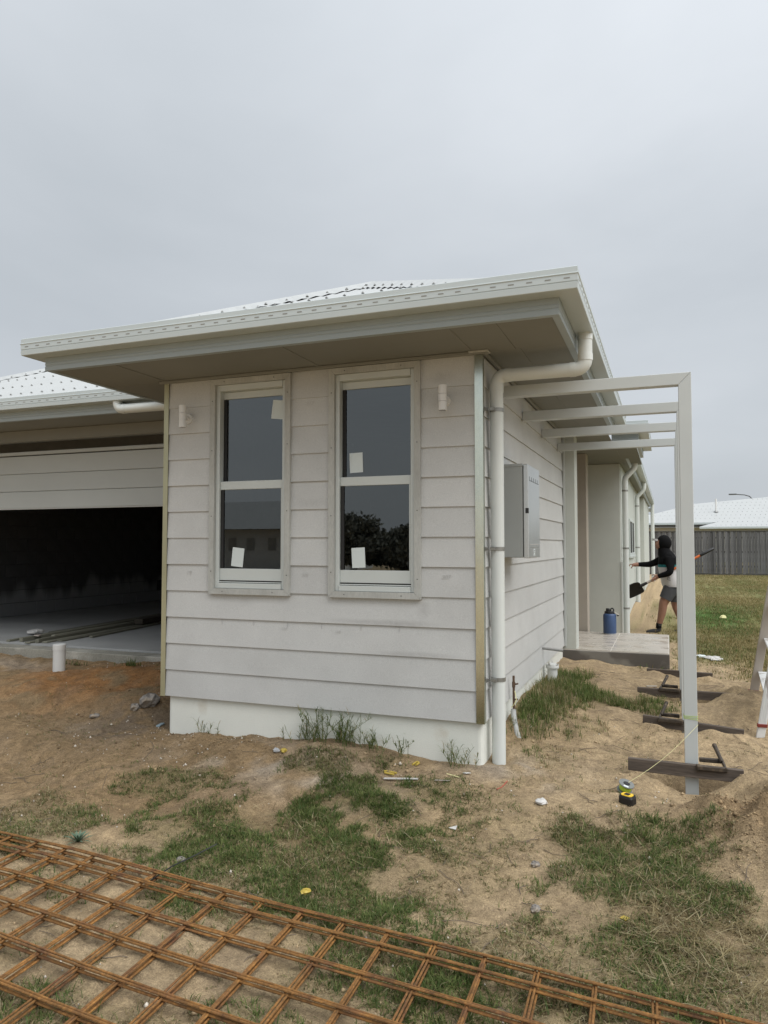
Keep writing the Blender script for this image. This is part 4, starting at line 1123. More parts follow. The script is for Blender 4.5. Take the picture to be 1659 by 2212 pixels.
# ------------------------------------------------------------------ water bottle
t = thing('water_bottle', 'large blue water bottle with black lid standing on the porch', 'bottle', (-.735, 10.26, .420))
mk('body', *lathevf([(.080, .010), (.084, .016), (.084, .250), (.080, .262), (.066, .272)], 32), 'blue', t, smooth=True, local=True)
mk('base_ring', *lathevf([(.078, 0), (.082, .004), (.082, .016)], 32), 'bgrey', t, local=True)
mk('lid', *lathevf([(.064, .266), (.067, .272), (.067, .298), (.060, .304)], 28), 'blackp', t, local=True)
mk('spout_cap', *lathevf([(.026, .302), (.026, .335), (.022, .340)], 18, (-.022, 0, 0)), 'blackp', t, local=True)
tube('carry_loop', [(.012, 0, .302), (.016, 0, .334), (.034, 0, .342), (.050, 0, .330), (.052, 0, .302)], .009, 'blackp', t, 8, local=True)
tube('strap', [(.060, -.03, .296), (.090, -.035, .275), (.115, -.03, .258)], .006, 'bcord', t, 6, local=True)
mk('strap_end', *bevel(bv(.090, .120, -.045, -.01, .243, .258), BF, .004), 'blackp', t, local=True)

# ------------------------------------------------------------------ person with shovel
PYY = 12.50
def pp(x, y, dy=0.0):                           # 2400,2050-based close-up units -> the plane the person stands in
    q = onY((2400 + x / 3.318) / 1.8518, (2050 + y / 3.318) / 1.8518, PYY + dy); return Vector(q)
per = thing('person', 'person in black hooded top, white cap and grey shorts lunging with a shovel', 'person', tuple(pp(790, 1600)))
def skin(name, J, E_, subs=2):
    me = bpy.data.meshes.new(name + '_skel')
    keys = list(J); me.from_pydata([tuple(J[k][0]) for k in keys], [(keys.index(a), keys.index(b)) for a, b in E_], []); me.update()
    o = bpy.data.objects.new(name + '_skel', me); COL.objects.link(o)
    o.modifiers.new('s', 'SKIN')
    for i, k in enumerate(keys):
        sv = me.skin_vertices[0].data[i]; r = J[k][1]
        sv.radius = (r, r) if not isinstance(r, tuple) else r
        sv.use_root = (i == 0)
    ss = o.modifiers.new('b', 'SUBSURF'); ss.levels = subs; ss.render_levels = subs
    dg = bpy.context.evaluated_depsgraph_get()
    res = bpy.data.meshes.new_from_object(o.evaluated_get(dg))
    bpy.data.objects.remove(o)
    return res
J = {
 'pelvis': (pp(975, 985), .125), 'waist': (pp(945, 880), .128), 'chest': (pp(905, 720), .140), 'upch': (pp(890, 610), .120),
 'neck': (pp(855, 530), .055), 'head0': (pp(828, 470), .075), 'head1': (pp(832, 390), .088), 'head2': (pp(842, 345), .060),
 # near arm (camera side) bent on the shovel
 'sh_n': (pp(925, 600, -.15), .072), 'el_n': (pp(940, 800, -.26), .058), 'wr_n': (pp(765, 850, -.22), .036), 'hd_n': (pp(722, 872, -.20), .034), 'hf_n': (pp(700, 892, -.19), .024),
 # far arm stretched to the wall
 'sh_f': (pp(850, 610, .12), .072), 'el_f': (pp(670, 690, .10), .052), 'wr_f': (pp(495, 690, .05), .035), 'hd_f': (pp(445, 695, .04), .030), 'hf_f': (pp(420, 700, .03), .022),
 # front leg
 'hip_n': (pp(945, 1030, -.06), .112), 'kn_n': (pp(835, 1205, -.08), .068), 'ca_n': (pp(830, 1310, -.07), .066), 'an_n': (pp(778, 1510, -.05), .040),
 'he_n': (pp(790, 1570, -.05), .040), 'ba_n': (pp(690, 1578, -.07), .040), 'to_n': (pp(610, 1590, -.08), .028),
 # back leg
 'hip_f': (pp(1000, 1040, .09), .108), 'kn_f': (pp(1000, 1230, .12), .064), 'ca_f': (pp(1040, 1330, .12), .060), 'an_f': (pp(1105, 1490, .12), .038),
 'he_f': (pp(1115, 1560, .12), .040), 'ba_f': (pp(1030, 1585, .11), .038), 'to_f': (pp(970, 1592, .10), .026),
}
E_ = [('pelvis', 'waist'), ('waist', 'chest'), ('chest', 'upch'), ('upch', 'neck'), ('neck', 'head0'), ('head0', 'head1'), ('head1', 'head2'),
      ('upch', 'sh_n'), ('sh_n', 'el_n'), ('el_n', 'wr_n'), ('wr_n', 'hd_n'), ('hd_n', 'hf_n'), ('upch', 'sh_f'), ('sh_f', 'el_f'), ('el_f', 'wr_f'), ('wr_f', 'hd_f'), ('hd_f', 'hf_f'),
      ('pelvis', 'hip_n'), ('hip_n', 'kn_n'), ('kn_n', 'ca_n'), ('ca_n', 'an_n'), ('an_n', 'he_n'), ('he_n', 'ba_n'), ('ba_n', 'to_n'),
      ('pelvis', 'hip_f'), ('hip_f', 'kn_f'), ('kn_f', 'ca_f'), ('ca_f', 'an_f'), ('an_f', 'he_f'), ('he_f', 'ba_f'), ('ba_f', 'to_f')]
bme_ = skin('body', J, E_, 2)
bme_.materials.clear()
for k in ('skin', 'blackc', 'whitec', 'teal', 'short', 'shoe'): bme_.materials.append(M[k])
keys = list(J); segs = []
JP = {k: v[0] for k, v in J.items()}
zone = {'hf': 0, 'hd': 0}
def nearseg(p):
    best = (1e9, None, 0)
    for a, b in E_:
        A, B = JP[a], JP[b]; d = B - A; t_ = max(0, min(1, (p - A).dot(d) / d.length_squared))
        q = (p - (A + d * t_)).length - .6 * (J[a][1] * (1 - t_) + J[b][1] * t_)
        if q < best[0]: best = (q, (a, b), t_)
    return best
for po in bme_.polygons:
    p = po.center; _, (a, b), t_ = nearseg(Vector(p)); m_ = 0
    if b.startswith(('sh_', 'el_')): m_ = 1
    elif b.startswith('wr_'): m_ = 1 if t_ < .93 else 0
    elif b in ('hd_n', 'hd_f', 'hf_n', 'hf_f'): m_ = 0
    elif b in ('neck', 'upch'): m_ = 1
    elif b.startswith('head'): m_ = 0
    elif b in ('waist', 'chest'):
        zz = p.z
        zt = pp(905, 690).z
        m_ = 1 if zz > zt + .005 else (3 if zz > zt - .040 else 2)
    elif b.startswith('hip'): m_ = 4
    elif b.startswith('kn'): m_ = 4 if t_ < .55 else 0
    elif b.startswith('ca'): m_ = 0
    elif b.startswith('an'): m_ = 0 if t_ < .78 else 5
    else: m_ = 5
    if b == 'waist' and p.z < pp(960, 960).z: m_ = 4
    po.material_index = m_
    po.use_smooth = True
body = bpy.data.objects.new('body', bme_); link(body, per)
# fingers: curled round the shaft (near hand), resting on the wall (far hand)
def finger(P, r): return tubevf(P, [r, r * .95, r * .85, r * .6], 8)
fp = []
hc = JP['hf_n']
sd = (pp(1510, 480, -.05) - pp(520, 990, -.22)).normalized()
for k in range(4):
    b0 = pp(722, 872, -.22) + sd * (-.030 + .020 * k)
    q = [b0 + Vector((0, -.028, .012)), b0 + Vector((-.014, -.046, -.008)), b0 + Vector((-.010, -.040, -.032)), b0 + Vector((.010, -.022, -.040))]
    fp.append(finger(q, (.0085, .0090, .0090, .0078)[k]))
b0 = pp(735, 862, -.22)
fp.append(finger([b0 + Vector((.01, -.02, .02)), b0 + Vector((-.012, -.012, .040)), b0 + Vector((-.032, -.004, .040)), b0 + Vector((-.05, .004, .032))], .0098))
for k in range(4):
    b0 = JP['hd_f'] + Vector((-.012, -.028 + .018 * k, .006))
    q = [b0, b0 + Vector((-.032, 0, .004)), b0 + Vector((-.050, 0, -.010)), b0 + Vector((-.056, 0, -.030 - .004 * (k % 2)))]
    fp.append(finger(q, (.0078, .0088, .0090, .0084)[k]))
b0 = JP['hd_f'] + Vector((.0, -.03, -.006))
fp.append(finger([b0, b0 + Vector((-.018, -.012, -.020)), b0 + Vector((-.030, -.012, -.036)), b0 + Vector((-.036, -.008, -.050))], .0095))
mk('hand_fingers', *joinvf(fp), 'skin', body, smooth=True)
# shorts, hood, cap, face, socks
def lobes(name, rings, m, parent, seg=18, smooth=True, cap=True):
    V, F = [], []
    for c, ax_, ay_, rx, ry in rings:
        for j in range(seg):
            a = 2 * math.pi * j / seg
            V.append(Vector(c) + Vector(ax_) * (rx * math.cos(a)) + Vector(ay_) * (ry * math.sin(a)))
    for i in range(len(rings) - 1):
        for j in range(seg):
            F.append((i * seg + j, i * seg + (j + 1) % seg, (i + 1) * seg + (j + 1) % seg, (i + 1) * seg + j))
    if cap:
        F.append(tuple(range(seg))[::-1]); F.append(tuple((len(rings) - 1) * seg + j for j in range(seg)))
    return mk(name, V, F, m, parent, smooth=smooth)
YA = Vector((0, 1, 0))
def leg(a, b, t1, r0, r1):
    d = (b - a).normalized(); x_ = d.cross(YA).normalized(); y_ = x_.cross(d)
    return [(a + (b - a) * k * t1, x_, y_, r0 + (r1 - r0) * k, (r0 + (r1 - r0) * k) * .95) for k in (0, .25, .5, .75, 1)]
sh = lobes('shorts', leg(JP['hip_n'] + Vector((0, 0, .03)), JP['kn_n'], .72, .118, .094), 'short', body)
lobes('shorts_leg', leg(JP['hip_f'] + Vector((0, 0, .03)), JP['kn_f'], .76, .112, .090), 'short', sh)
# loose hooded top: black shoulders, teal band, pale body
AX = ((1, 0, 0), (0, 1, 0))
ht = lobes('hoodie', [(pp(888, 565), *AX, .090, .12), (pp(890, 600), *AX, .128, .165), (pp(898, 650), *AX, .146, .172), (pp(904, 692), *AX, .150, .170)], 'blackc', body)
lobes('hoodie_band', [(pp(904, 690), *AX, .152, .171), (pp(910, 727), *AX, .154, .171)], 'teal', ht)
lobes('hoodie_body', [(pp(910, 726), *AX, .155, .171), (pp(925, 800), *AX, .157, .170), (pp(945, 880), *AX, .160, .168), (pp(962, 950), *AX, .160, .166), (pp(966, 985), *AX, .148, .158)], 'whitec', ht)
hd = JP['head1']
def ball(name, c, rx, ry, rz, m, parent, zlo=-1, zhi=1, cut=None, n=14, s=22):
    V, F = [], []
    for i in range(n + 1):
        ph = -math.pi / 2 + math.pi * i / n
        for j in range(s):
            a = 2 * math.pi * j / s
            V.append((c[0] + rx * math.cos(ph) * math.cos(a), c[1] + ry * math.cos(ph) * math.sin(a), c[2] + rz * math.sin(ph)))
    for i in range(n):
        for j in range(s):
            q = (i * s + j, i * s + (j + 1) % s, (i + 1) * s + (j + 1) % s, (i + 1) * s + j)
            if cut and all(cut(Vector(V[k])) for k in q): continue
            F.append(q)
    return mk(name, V, F, m, parent, smooth=True)
hc = pp(850, 405)
hood = ball('hood', hc, .112, .108, .128, 'blackc', body, cut=lambda v: v.x < hc.x - .062 and v.z < hc.z + .062)
lobes('hood_collar', [(pp(838, 470), (1, 0, 0), (0, 1, 0), .088, .092), (pp(858, 510), (1, 0, 0), (0, 1, 0), .098, .105), (pp(880, 560), (1, 0, 0), (0, 1, 0), .125, .150),
                      (pp(900, 610), (1, 0, 0), (0, 1, 0), .135, .170)], 'blackc', hood)
fc = pp(785, 420)
ball('face', pp(800, 425), .082, .072, .100, 'skin', body)
mk('nose', [tuple(fc + Vector(v)) for v in ((-.055, 0, -.012), (-.042, -.014, -.022), (-.042, .014, -.022), (-.040, 0, .03), (-.030, 0, -.03))], [(0, 1, 3), (0, 3, 2), (0, 2, 4), (0, 4, 1)], 'skin', body)
for s in (-1, 1):
    ball('eye', fc + Vector((-.042, s * .026, .020)), .012, .014, .008, 'blackp', body, n=6, s=8)
mk('mouth', bv(fc.x - .054, fc.x - .040, fc.y - .022, fc.y + .022, fc.z - .050, fc.z - .044), BF, 'redstrap', body)
# cap brim
bp = pp(750, 378)
V, F = layered([([(bp.x + .02 - .085 * math.sin(a) ** .8 if math.sin(a) > 0 else bp.x + .02, bp.y - .065 * math.cos(a)) for a in [math.pi * k / 12 for k in range(13)]], 0),
                ([(bp.x + .02 - .085 * math.sin(a) ** .8 if math.sin(a) > 0 else bp.x + .02, bp.y - .065 * math.cos(a)) for a in [math.pi * k / 12 for k in range(13)]], .034)])
V = [(x, y, bp.z + z + .12 * (bp.x - x)) for x, y, z in V]
mk('cap_brim', V, F, 'whitec', body)
for e in ('n', 'f'):
    A = JP['an_' + e]; lobes('sock', [(A + Vector((.006, 0, .050)), (1, 0, 0), (0, 1, 0), .041, .040), (A + Vector((.002, 0, .0)), (1, 0, 0), (0, 1, 0), .043, .041),
                                   (A + Vector((0, 0, -.03)), (1, 0, 0), (0, 1, 0), .044, .042)], 'blackc', body)
tube('draw_cord', [pp(905, 840, -.20), pp(900, 890, -.19), pp(935, 910, -.18), pp(918, 850, -.20)], .004, 'blackc', body, 6)
# shovel
A, B = pp(640, 925, -.215), pp(1510, 478, -.06)
sv = thing('shovel', 'long-handled shovel with orange shaft and black blade held by the person', 'shovel', tuple(A))
d = (B - A)
def at(k): return A + d * k
tube('shaft', [at(-.02), at(.13)], .019, 'ferrule', sv, 12)
tube('handle', [at(.11), at(.80)], .018, 'orange', sv, 14)
tube('grip', [at(.79), at(.80), at(.99), at(1.0)], [.018, .0215, .0215, .015], 'blackp', sv, 14)
tube('socket', [at(-.13), at(-.02)], [.026, .021], 'blade', sv, 12)
dn = -d.normalized(); w_ = dn.cross(YA).normalized()
e0 = at(-.125)
side = (w_ * .88 + YA * .47).normalized(); nrm = dn.cross(side).normalized()
V, F = [], []
rows = [(-.02, .075, .03), (.0, .100, .028), (.05, .112, .014), (.15, .115, .004), (.22, .110, 0), (.265, .085, 0), (.285, .04, .002)]
for s_, hw_, cv in rows:
    for k in range(7):
        u = -1 + 2 * k / 6; V.append(e0 + dn * s_ + side * (hw_ * u) + nrm * (cv * (u * u) + .004))
nr = len(rows)
for s_, hw_, cv in rows:
    for k in range(7):
        u = -1 + 2 * k / 6; V.append(e0 + dn * s_ + side * (hw_ * u) + nrm * (cv * (u * u) - .001))
o_ = nr * 7
for i in range(nr - 1):
    for k in range(6):
        F.append((i * 7 + k, i * 7 + k + 1, i * 7 + k + 8, i * 7 + k + 7)); F.append((o_ + i * 7 + k + 7, o_ + i * 7 + k + 8, o_ + i * 7 + k + 1, o_ + i * 7 + k))
ring = [k for k in range(7)] + [i * 7 + 6 for i in range(1, nr)] + [(nr - 1) * 7 + k for k in range(5, -1, -1)] + [i * 7 for i in range(nr - 2, 0, -1)]
for i in range(len(ring)):
    a, b = ring[i], ring[(i + 1) % len(ring)]; F.append((a, b, o_ + b, o_ + a))
fixnormals(mk('blade', V, F, 'blade', sv, smooth=True))

# ------------------------------------------------------------------ stepladder at the right edge
ld = thing('stepladder', 'tall stepladder with scuffed white and beige stiles at the right edge', 'ladder', (.66, 6.95, .15))
def rail(name, a, b, wx, wy, m, parent):
    a, b = Vector(a), Vector(b); z_ = (b - a).normalized(); x_ = Vector((1, 0, 0)); x_ = (x_ - z_ * x_.dot(z_)).normalized(); y_ = z_.cross(x_)
    V, F = bevel(bv(-wx / 2, wx / 2, -wy / 2, wy / 2, 0, (b - a).length), BF, .004)
    return mk(name, [a + x_ * p[0] + y_ * p[1] + z_ * p[2] for p in V], F, m, parent)
w0 = Vector((.625, 6.30, .115)); b0 = Vector((.700, 7.50, .215))
lean = Vector((.178, .03, 1.0))
rw_ = rail('stile', w0, w0 + lean * 2.1, .058, .030, 'ladw', ld)
rb_ = rail('stile', b0, b0 + lean * 2.0, .072, .030, 'ladb', ld)
for k in (-.015, 0, .015):
    rail('stile_rib', w0 + Vector((k, -.017, 0)) + lean * .15, w0 + Vector((k, -.017, 0)) + lean * 1.9, .004, .005, 'ladw', rw_)
for z_ in (.12,):
    box('strap', w0.x + lean.x * z_ - .034, w0.x + lean.x * z_ + .034, w0.y - .022, w0.y + .022, w0.z + z_ - .012, w0.z + z_ + .012, 'redstrap', rw_, .002)
box('strap', b0.x - .038, b0.x + .046, b0.y - .020, b0.y + .020, b0.z + .045, b0.z + .072, 'redstrap', rb_, .002)
box('foot', w0.x - .045, w0.x + .045, w0.y - .03, w0.y + .03, w0.z - .03, w0.z + .006, 'ladw', rw_, .003)
box('foot', b0.x - .04, b0.x + .04, b0.y - .025, b0.y + .025, b0.z - .03, b0.z + .02, 'ladb', rb_, .003)
for k in (.32, .62, .92, 1.22, 1.52):
    a, b = w0 + lean * k, b0 + lean * k
    mk('tread', *joinvf([([(a.x - .01, a.y + .016, a.z), (a.x + .08, a.y + .016, a.z), (b.x + .08, b.y - .016, a.z), (b.x - .01, b.y - .016, a.z),
                           (a.x - .01, a.y + .016, a.z + .022), (a.x + .08, a.y + .016, a.z + .022), (b.x + .08, b.y - .016, a.z + .022), (b.x - .01, b.y - .016, a.z + .022)], BF)]), 'ladw', ld)
for base in (w0 + Vector((.95, .08, 0)), b0 + Vector((.95, -.08, 0))):
    top = base + Vector((-.57, 0, 2.0)); rail('rear_leg', base, top, .045, .025, 'ladb', ld)
box('top_cap', w0.x + .34, w0.x + .52, w0.y + .02, b0.y + .05, w0.z + 2.04, w0.z + 2.09, 'ladw', ld, .005)

# ------------------------------------------------------------------ paling fence
FY = 31.0
fc_ = thing('paling_fence', 'weathered grey timber paling fence across the back of the yard', 'fence', (3, FY, .45))
pv, pf = bevel(bv(-.048, .048, -.010, .010, 0, 1.62), BF, .003)
pme = bpy.data.meshes.new('paling'); pme.from_pydata(pv, [], pf); pme.materials.append(M['fence']); pme.update()
x = -3.2; k = 0
while x < 9.5:
    o = bpy.data.objects.new('paling', pme)
    o.location = (x, FY - (.022 if k % 2 else 0) + random.uniform(-.004, .004), .50 + random.uniform(-.008, .008))
    o.rotation_euler = (0, random.uniform(-.006, .006), 0)
    link(o, fc_); x += .100 + random.uniform(-.004, .004); k += 1
box('plinth_board', -3.3, 9.6, FY - .03, FY + .02, .40, .53, 'fenced', fc_, .004)
box('cap_rail', -3.3, 9.6, FY - .045, FY + .04, 2.115, 2.15, 'fenced', fc_, .004)
for z_ in (.75, 1.3, 1.85):
    box('rail', -3.3, 9.6, FY + .012, FY + .05, z_, z_ + .07, 'fenced', fc_, .003)

# ------------------------------------------------------------------ neighbouring house behind the fence
nb = thing('neighbour_house', 'white-roofed neighbouring house behind the back fence', 'house', (6, 58, .45))
NE, NZ, NT = 55.0, 2.86, math.tan(R_(22))
def nplane(px_, py_, e=NE, z0=NZ):
    d_ = ray(px_, py_); s = (z0 - e * NT - EYE[2]) / (d_[2] - d_[1] * NT); return EYE + d_ * s
p1, p2, p3 = nplane(1405, 1112), nplane(1497.6, 1088.6), nplane(1720, 1068)
pl, pr_ = Vector((-3.5, NE + 1.2, NZ + 1.2 * NT)), Vector((16, NE, NZ))
e1 = Vector((2.0, NE, NZ))
back = Vector((0, 6, -2.2))
poly = [Vector((-3.5, NE + .8, NZ + .8 * NT)), Vector((2.9, NE + .8, NZ + .8 * NT)), Vector(p3) + Vector((6, 0, .2)) * 0 + Vector((0, 0, 0)), Vector(p2), Vector(p1)]
def sheet(name, P, m, parent, th=.05):
    P = [Vector(p) for p in P]; n = len(P)
    V = P + [p - Vector((0, 0, th)) for p in P]
    F = [tuple(range(n)), tuple(range(2 * n - 1, n - 1, -1))] + [(i, n + i, n + (i + 1) % n, (i + 1) % n) for i in range(n)]
    return fixnormals(mk(name, V, F, m, parent))
pR = Vector((14, p3[1], p3[2]))
nroof = sheet('roof', [(-3.5, NE + .8, NZ + .8 * NT), (3.2, NE + .8, NZ + .8 * NT), (2.05, NE, NZ), (14, NE, NZ), pR, p3, p2, p1, (-3.5, p1[1] - .4, NZ + (p1[1] - .4 - NE) * NT)], 'roof', nb)
sheet('rear_roof', [p1, p2, p3, pR, pR + back, Vector(p2) + back, Vector(p1) + back], 'roof', nb)
box('gutter', -3.5, 2.9, NE + .66, NE + .80, NZ + .8 * NT - .16, NZ + .8 * NT - .03, 'gut', nb, .01)
box('gutter', 2.05, 14, NE - .14, NE, NZ - .15, NZ - .03, 'gut', nb, .01)
box('wall', -3.2, 13.6, NE + 1.25, NE + 5.6, .3, NZ + .3, 'hwall', nb, 0)
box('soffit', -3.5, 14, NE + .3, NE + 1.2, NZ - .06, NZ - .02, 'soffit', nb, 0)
sp_ = []
for r in range(11):
    yy = NE + .25 + .62 * r
    zz = NZ + (yy - NE) * NT
    xx = -3.4 + (.15 if r % 2 else 0)
    while xx < 9:
        p = np.array([xx, yy, zz])
        # only where the sheet is
        top = (p1[1] + (p2[1] - p1[1]) * (xx - p1[0]) / (p2[0] - p1[0])) if xx < p2[0] else (p2[1] + (p3[1] - p2[1]) * (xx - p2[0]) / (p3[0] - p2[0]))
        if yy < top - .15 and (xx > 3 or yy > NE + 1.0):
            sp_.append(([(a * 2.0 + xx, b * 2.0 + yy, c * 1.8 + zz + .003) for a, b, c in HEX[0]], HEX[1]))
        xx += .31
so = mk('roof_screws', *joinvf(sp_), 'screw', nroof); so['kind'] = 'stuff'
vp = nplane(1547, 1106)
tube('roof_vent', [tuple(vp), (vp[0], vp[1], vp[2] + .95)], .06, 'lightw', nb, 12)
mk('vent_boot', *lathevf([(.16, 0), (.07, .12)], 12, tuple(vp)), 'screw', nb)
q = [onY(1628, 1085, 75), onY(1626, 1079, 75), onY(1619, 1072, 75), onY(1608, 1069, 75), onY(1590, 1067.8, 75)]
sl = thing('street_lamp', 'grey street lamp with curved arm rising behind the neighbouring roof', 'street lamp', (q[0][0], 75, .45))
tube('pole', [(q[0][0] + .12, 75, .4), (q[0][0] + .1, 75, 4.0), tuple(q[0])], [.09, .07, .06], 'lamp', sl, 10)
tube('arm', [tuple(a) for a in q], [.06, .055, .05, .045, .045], 'lamp', sl, 10)
hx = q[-1]
V, F = bevel(bv(hx[0] - .62, hx[0] + .05, 74.86, 75.14, hx[2] - .05, hx[2] + .07), BF, .04, 2)
mk('lamp_head', V, F, 'lamp', sl)
# ------------------------------------------------------------------ stacked reinforcing mesh
MU = Vector((.9963, -.0854, 0)); MC = Vector((.030, -.9995, 0)); MO = Vector((-2.062, 2.880, 0))
order = ['topmost', 'second from the top', 'third from the top', 'lowest']
for s in range(4):
    top = (.082, .072, .062, .053)[s]
    off = MU * (0, .0115, .002, .0145)[s] + MC * (0, .0115, .003, .0140)[s]
    t = thing('mesh_sheet', 'rusty steel reinforcing mesh sheet, %s of the stack on the grass' % order[s], 'steel mesh',
              tuple(MO + Vector((0, 0, top - .02))), group='stack of rusty mesh sheets')
    U0, U1 = -2.3, 3.2
    def warp(p):
        return p + Vector((0, 0, .016 * (float(vnoise(p.x * 1.1 + 7, p.y * 1.1, 5)) - .5) + .003 * math.sin(p.x * 1.7 + s)))
    rows = [0, .100] + [.100 + .2 * k for k in range(1, 8)]
    for v in rows:
        P = []
        e0_, e1_ = U0 + random.uniform(-.02, .02), U1
        for k in range(15):
            u = e0_ + (e1_ - e0_) * k / 14
            p = MO + off + MU * u + MC * (v + .0025 * math.sin(u * 2.3 + v * 9 + s)) + Vector((0, 0, top - .0055 + (.011 if s % 2 else 0))); P.append(warp(p))
        tube('long_bar', P, .0046, 'rust', t, 7)
    for k in range(-11, 16):
        P = []
        for q in range(7):
            v = -.018 + random.uniform(-.002, .002) * 0 + (1.53) * q / 6
            p = MO + off + MU * (.2 * k + .003 * math.sin(k * 3 + s)) + MC * v + Vector((0, 0, top - .0165 + (.011 if s % 2 else 0))); P.append(warp(p))
        tube('cross_bar', P, .0045, 'rust', t, 7)

# ------------------------------------------------------------------ mouldings on the garage floor
ends = [(-7.02, 6.33, -7.45, 10.2), (-6.95, 6.45, -7.30, 10.4), (-6.88, 6.38, -7.25, 9.9), (-6.70, 6.30, -7.05, 10.0), (-6.62, 6.36, -6.98, 9.6),
        (-6.55, 6.40, -6.90, 9.8), (-6.48, 6.55, -6.80, 9.4), (-7.12, 6.95, -7.6, 10.6), (-7.22, 7.15, -7.65, 10.8), (-6.78, 6.75, -7.15, 10.3), (-6.40, 6.95, -6.74, 9.3)]
for k, (xa_, ya_, xb_, yb_) in enumerate(ends):
    a, b = Vector((xa_, ya_, .502)), Vector((xb_, yb_, .502)); ln_ = (b - a).length
    w_, h_ = random.choice(((.055, .018), (.045, .022), (.07, .016)))
    V, F = bevel(bv(-w_ / 2, w_ / 2, 0, ln_, 0, h_ + (.022 if k in (2, 4, 9) else 0)), BF, .003)
    o = mk('moulding_length', V, F, 'timber'); o.location = a; o.rotation_euler = (0, 0, -math.atan2(b.x - a.x, b.y - a.y))
    tag(o, 'grey-green moulding length lying in the loose pile on the garage floor', 'moulding', 'moulding lengths piled on the garage floor')
V, F = bevel(bv(-.07, .07, 0, 2.1, 0, .075), BF, .006)
o = mk('long_carton', V, F, 'carton'); o.location = (-6.70, 8.15, .53); o.rotation_euler = (0, 0, R_(5)); tag(o, 'long dark carton lying on the pile of mouldings in the garage', 'carton')
V, F = bevel(bv(-.03, .03, -.05, .05, 0, .012), BF, .003)
o = mk('packing_scrap', V, F, 'carton'); o.data.materials[0] = M['ferrule']; o.location = (-6.86, 6.60, .545); o.rotation_euler = (0, .1, .5); tag(o, 'small brown packing scrap on the moulding pile', 'scrap')
def crumple(name, c, r, m, label, cat, flat=.5, seed=1, n=10, group=None):
    rr_ = np.random.default_rng(seed); V, F = [], []
    for i in range(n // 2 + 1):
        ph = -math.pi / 2 + math.pi * i / (n // 2)
        for j in range(n):
            a = 2 * math.pi * j / n; k = r * ((0.70 + .5 * rr_.random()) if m == 'rock' else (0.78 + .45 * rr_.random()))
            V.append((k * math.cos(ph) * math.cos(a), k * math.cos(ph) * math.sin(a), flat * k * math.sin(ph)))
    for i in range(n // 2):
        for j in range(n):
            F.append((i * n + j, i * n + (j + 1) % n, (i + 1) * n + (j + 1) % n, (i + 1) * n + j))
    o = mk(name, V, F, m); o.location = c
    tag(o, label, cat, group); return o
crumple('plastic_wrap', (-7.28, 6.98, .535), .10, 'white', 'crumpled clear plastic wrap beside the mouldings', 'plastic wrap', .3, 5)
# ------------------------------------------------------------------ loose things on the ground
def gpos(px_, py_, dz=0.0):
    p = ground_at(px_, py_); return (float(p[0]), float(p[1]), float(p[2]) + dz)
crumple('rock', gpos(322, 1522, .03), .085, 'rock', 'largest grey rock on the brown soil left of the base wall', 'rock', .7, 2)
crumple('rock', gpos(292, 1532, .015), .045, 'rock', 'smaller grey rock just left of the largest rock', 'rock', .7, 3)
crumple('rock', gpos(205, 1548, .008), .045, 'rock', 'flat grey stone half sunk in the brown soil', 'rock', .4, 4)
crumple('rock', gpos(1157, 1872, .010), .024, 'rock', 'dark grey stone on the sand, the farther of two', 'rock', .6, 6)
crumple('rock', gpos(1157, 1968, .010), .024, 'rock', 'dark grey stone on the sand nearer the mesh', 'rock', .6, 7)
crumple('rock', gpos(390, 1862, .008), .026, 'rock', 'pale stone at the edge of the big grass patch', 'rock', .6, 12)
crumple('crumpled_paper', gpos(1168, 1736, .012), .035, 'white', 'crumpled whitish paper on sand below the downpipe', 'paper', .5, 8)
crumple('plastic_sheet', gpos(1540, 1425, .015), .10, 'white', 'torn white plastic sheet on the sand right of the nearest post', 'plastic sheet', .25, 9, 14)
crumple('plastic_sheet', gpos(1515, 1420, .012), .06, 'paper', 'small torn plastic piece beside the white sheet', 'plastic sheet', .3, 10, 12)
crumple('crushed_can', gpos(597, 1624, .012), .024, 'bgrey', 'crushed silver can on gravel by the base wall', 'can', .6, 11)
crumple('yellow_wad', gpos(613, 1625, .012), .022, 'yscrap', 'yellow foam wad beside the crushed can', 'scrap', .7, 13)
crumple('yellow_tag', gpos(660, 1953, .055), .022, 'yscrap', 'torn yellow tag on the far edge of the rusty mesh', 'tag', .4, 14)
crumple('white_ball', gpos(1562, 1337, .03), .06, 'string', 'small pale object lying out on the far lawn', 'scrap', .6, 15)
crumple('sand_clod', gpos(1443, 1675, .02), .035, 'twig', 'dark clod of roots behind the nearest plank', 'clod', .8, 16)
def strip(name, pa, pb, w_, m, label, cat, th=.004, dz=.006):
    a, b = Vector(gpos(*pa, dz)), Vector(gpos(*pb, dz)); d_ = (b - a)
    V, F = bevel(bv(0, d_.length, -w_ / 2, w_ / 2, 0, th), BF, min(th, w_) * .2)
    o = mk(name, V, F, m); o.location = a
    o.rotation_euler = (0, -math.asin(d_.z / d_.length), math.atan2(d_.y, d_.x)); return tag(o, label, cat)
strip('plastic_strip', (829, 1685), (903, 1686), .016, 'white', 'longer white plastic strip on the soil below the base wall', 'plastic strip', .008)
strip('plastic_strip', (939, 1688), (972, 1689), .009, 'ferrule', 'shorter pale plastic strip right of the longer one', 'plastic strip')
strip('paper_scrap', (1003, 1673), (1014, 1672), .024, 'white', 'small white paper scrap near the foot of the downpipe', 'paper')
strip('blue_offcut', (341, 1572), (352, 1566), .03, 'bluescrap', 'blue-grey offcut lying against the left end of the base wall', 'offcut', .012)
strip('pale_stick', (965, 1674), (992, 1682), .006, 'string', 'thin pale stick on the soil near the downpipe', 'stick')
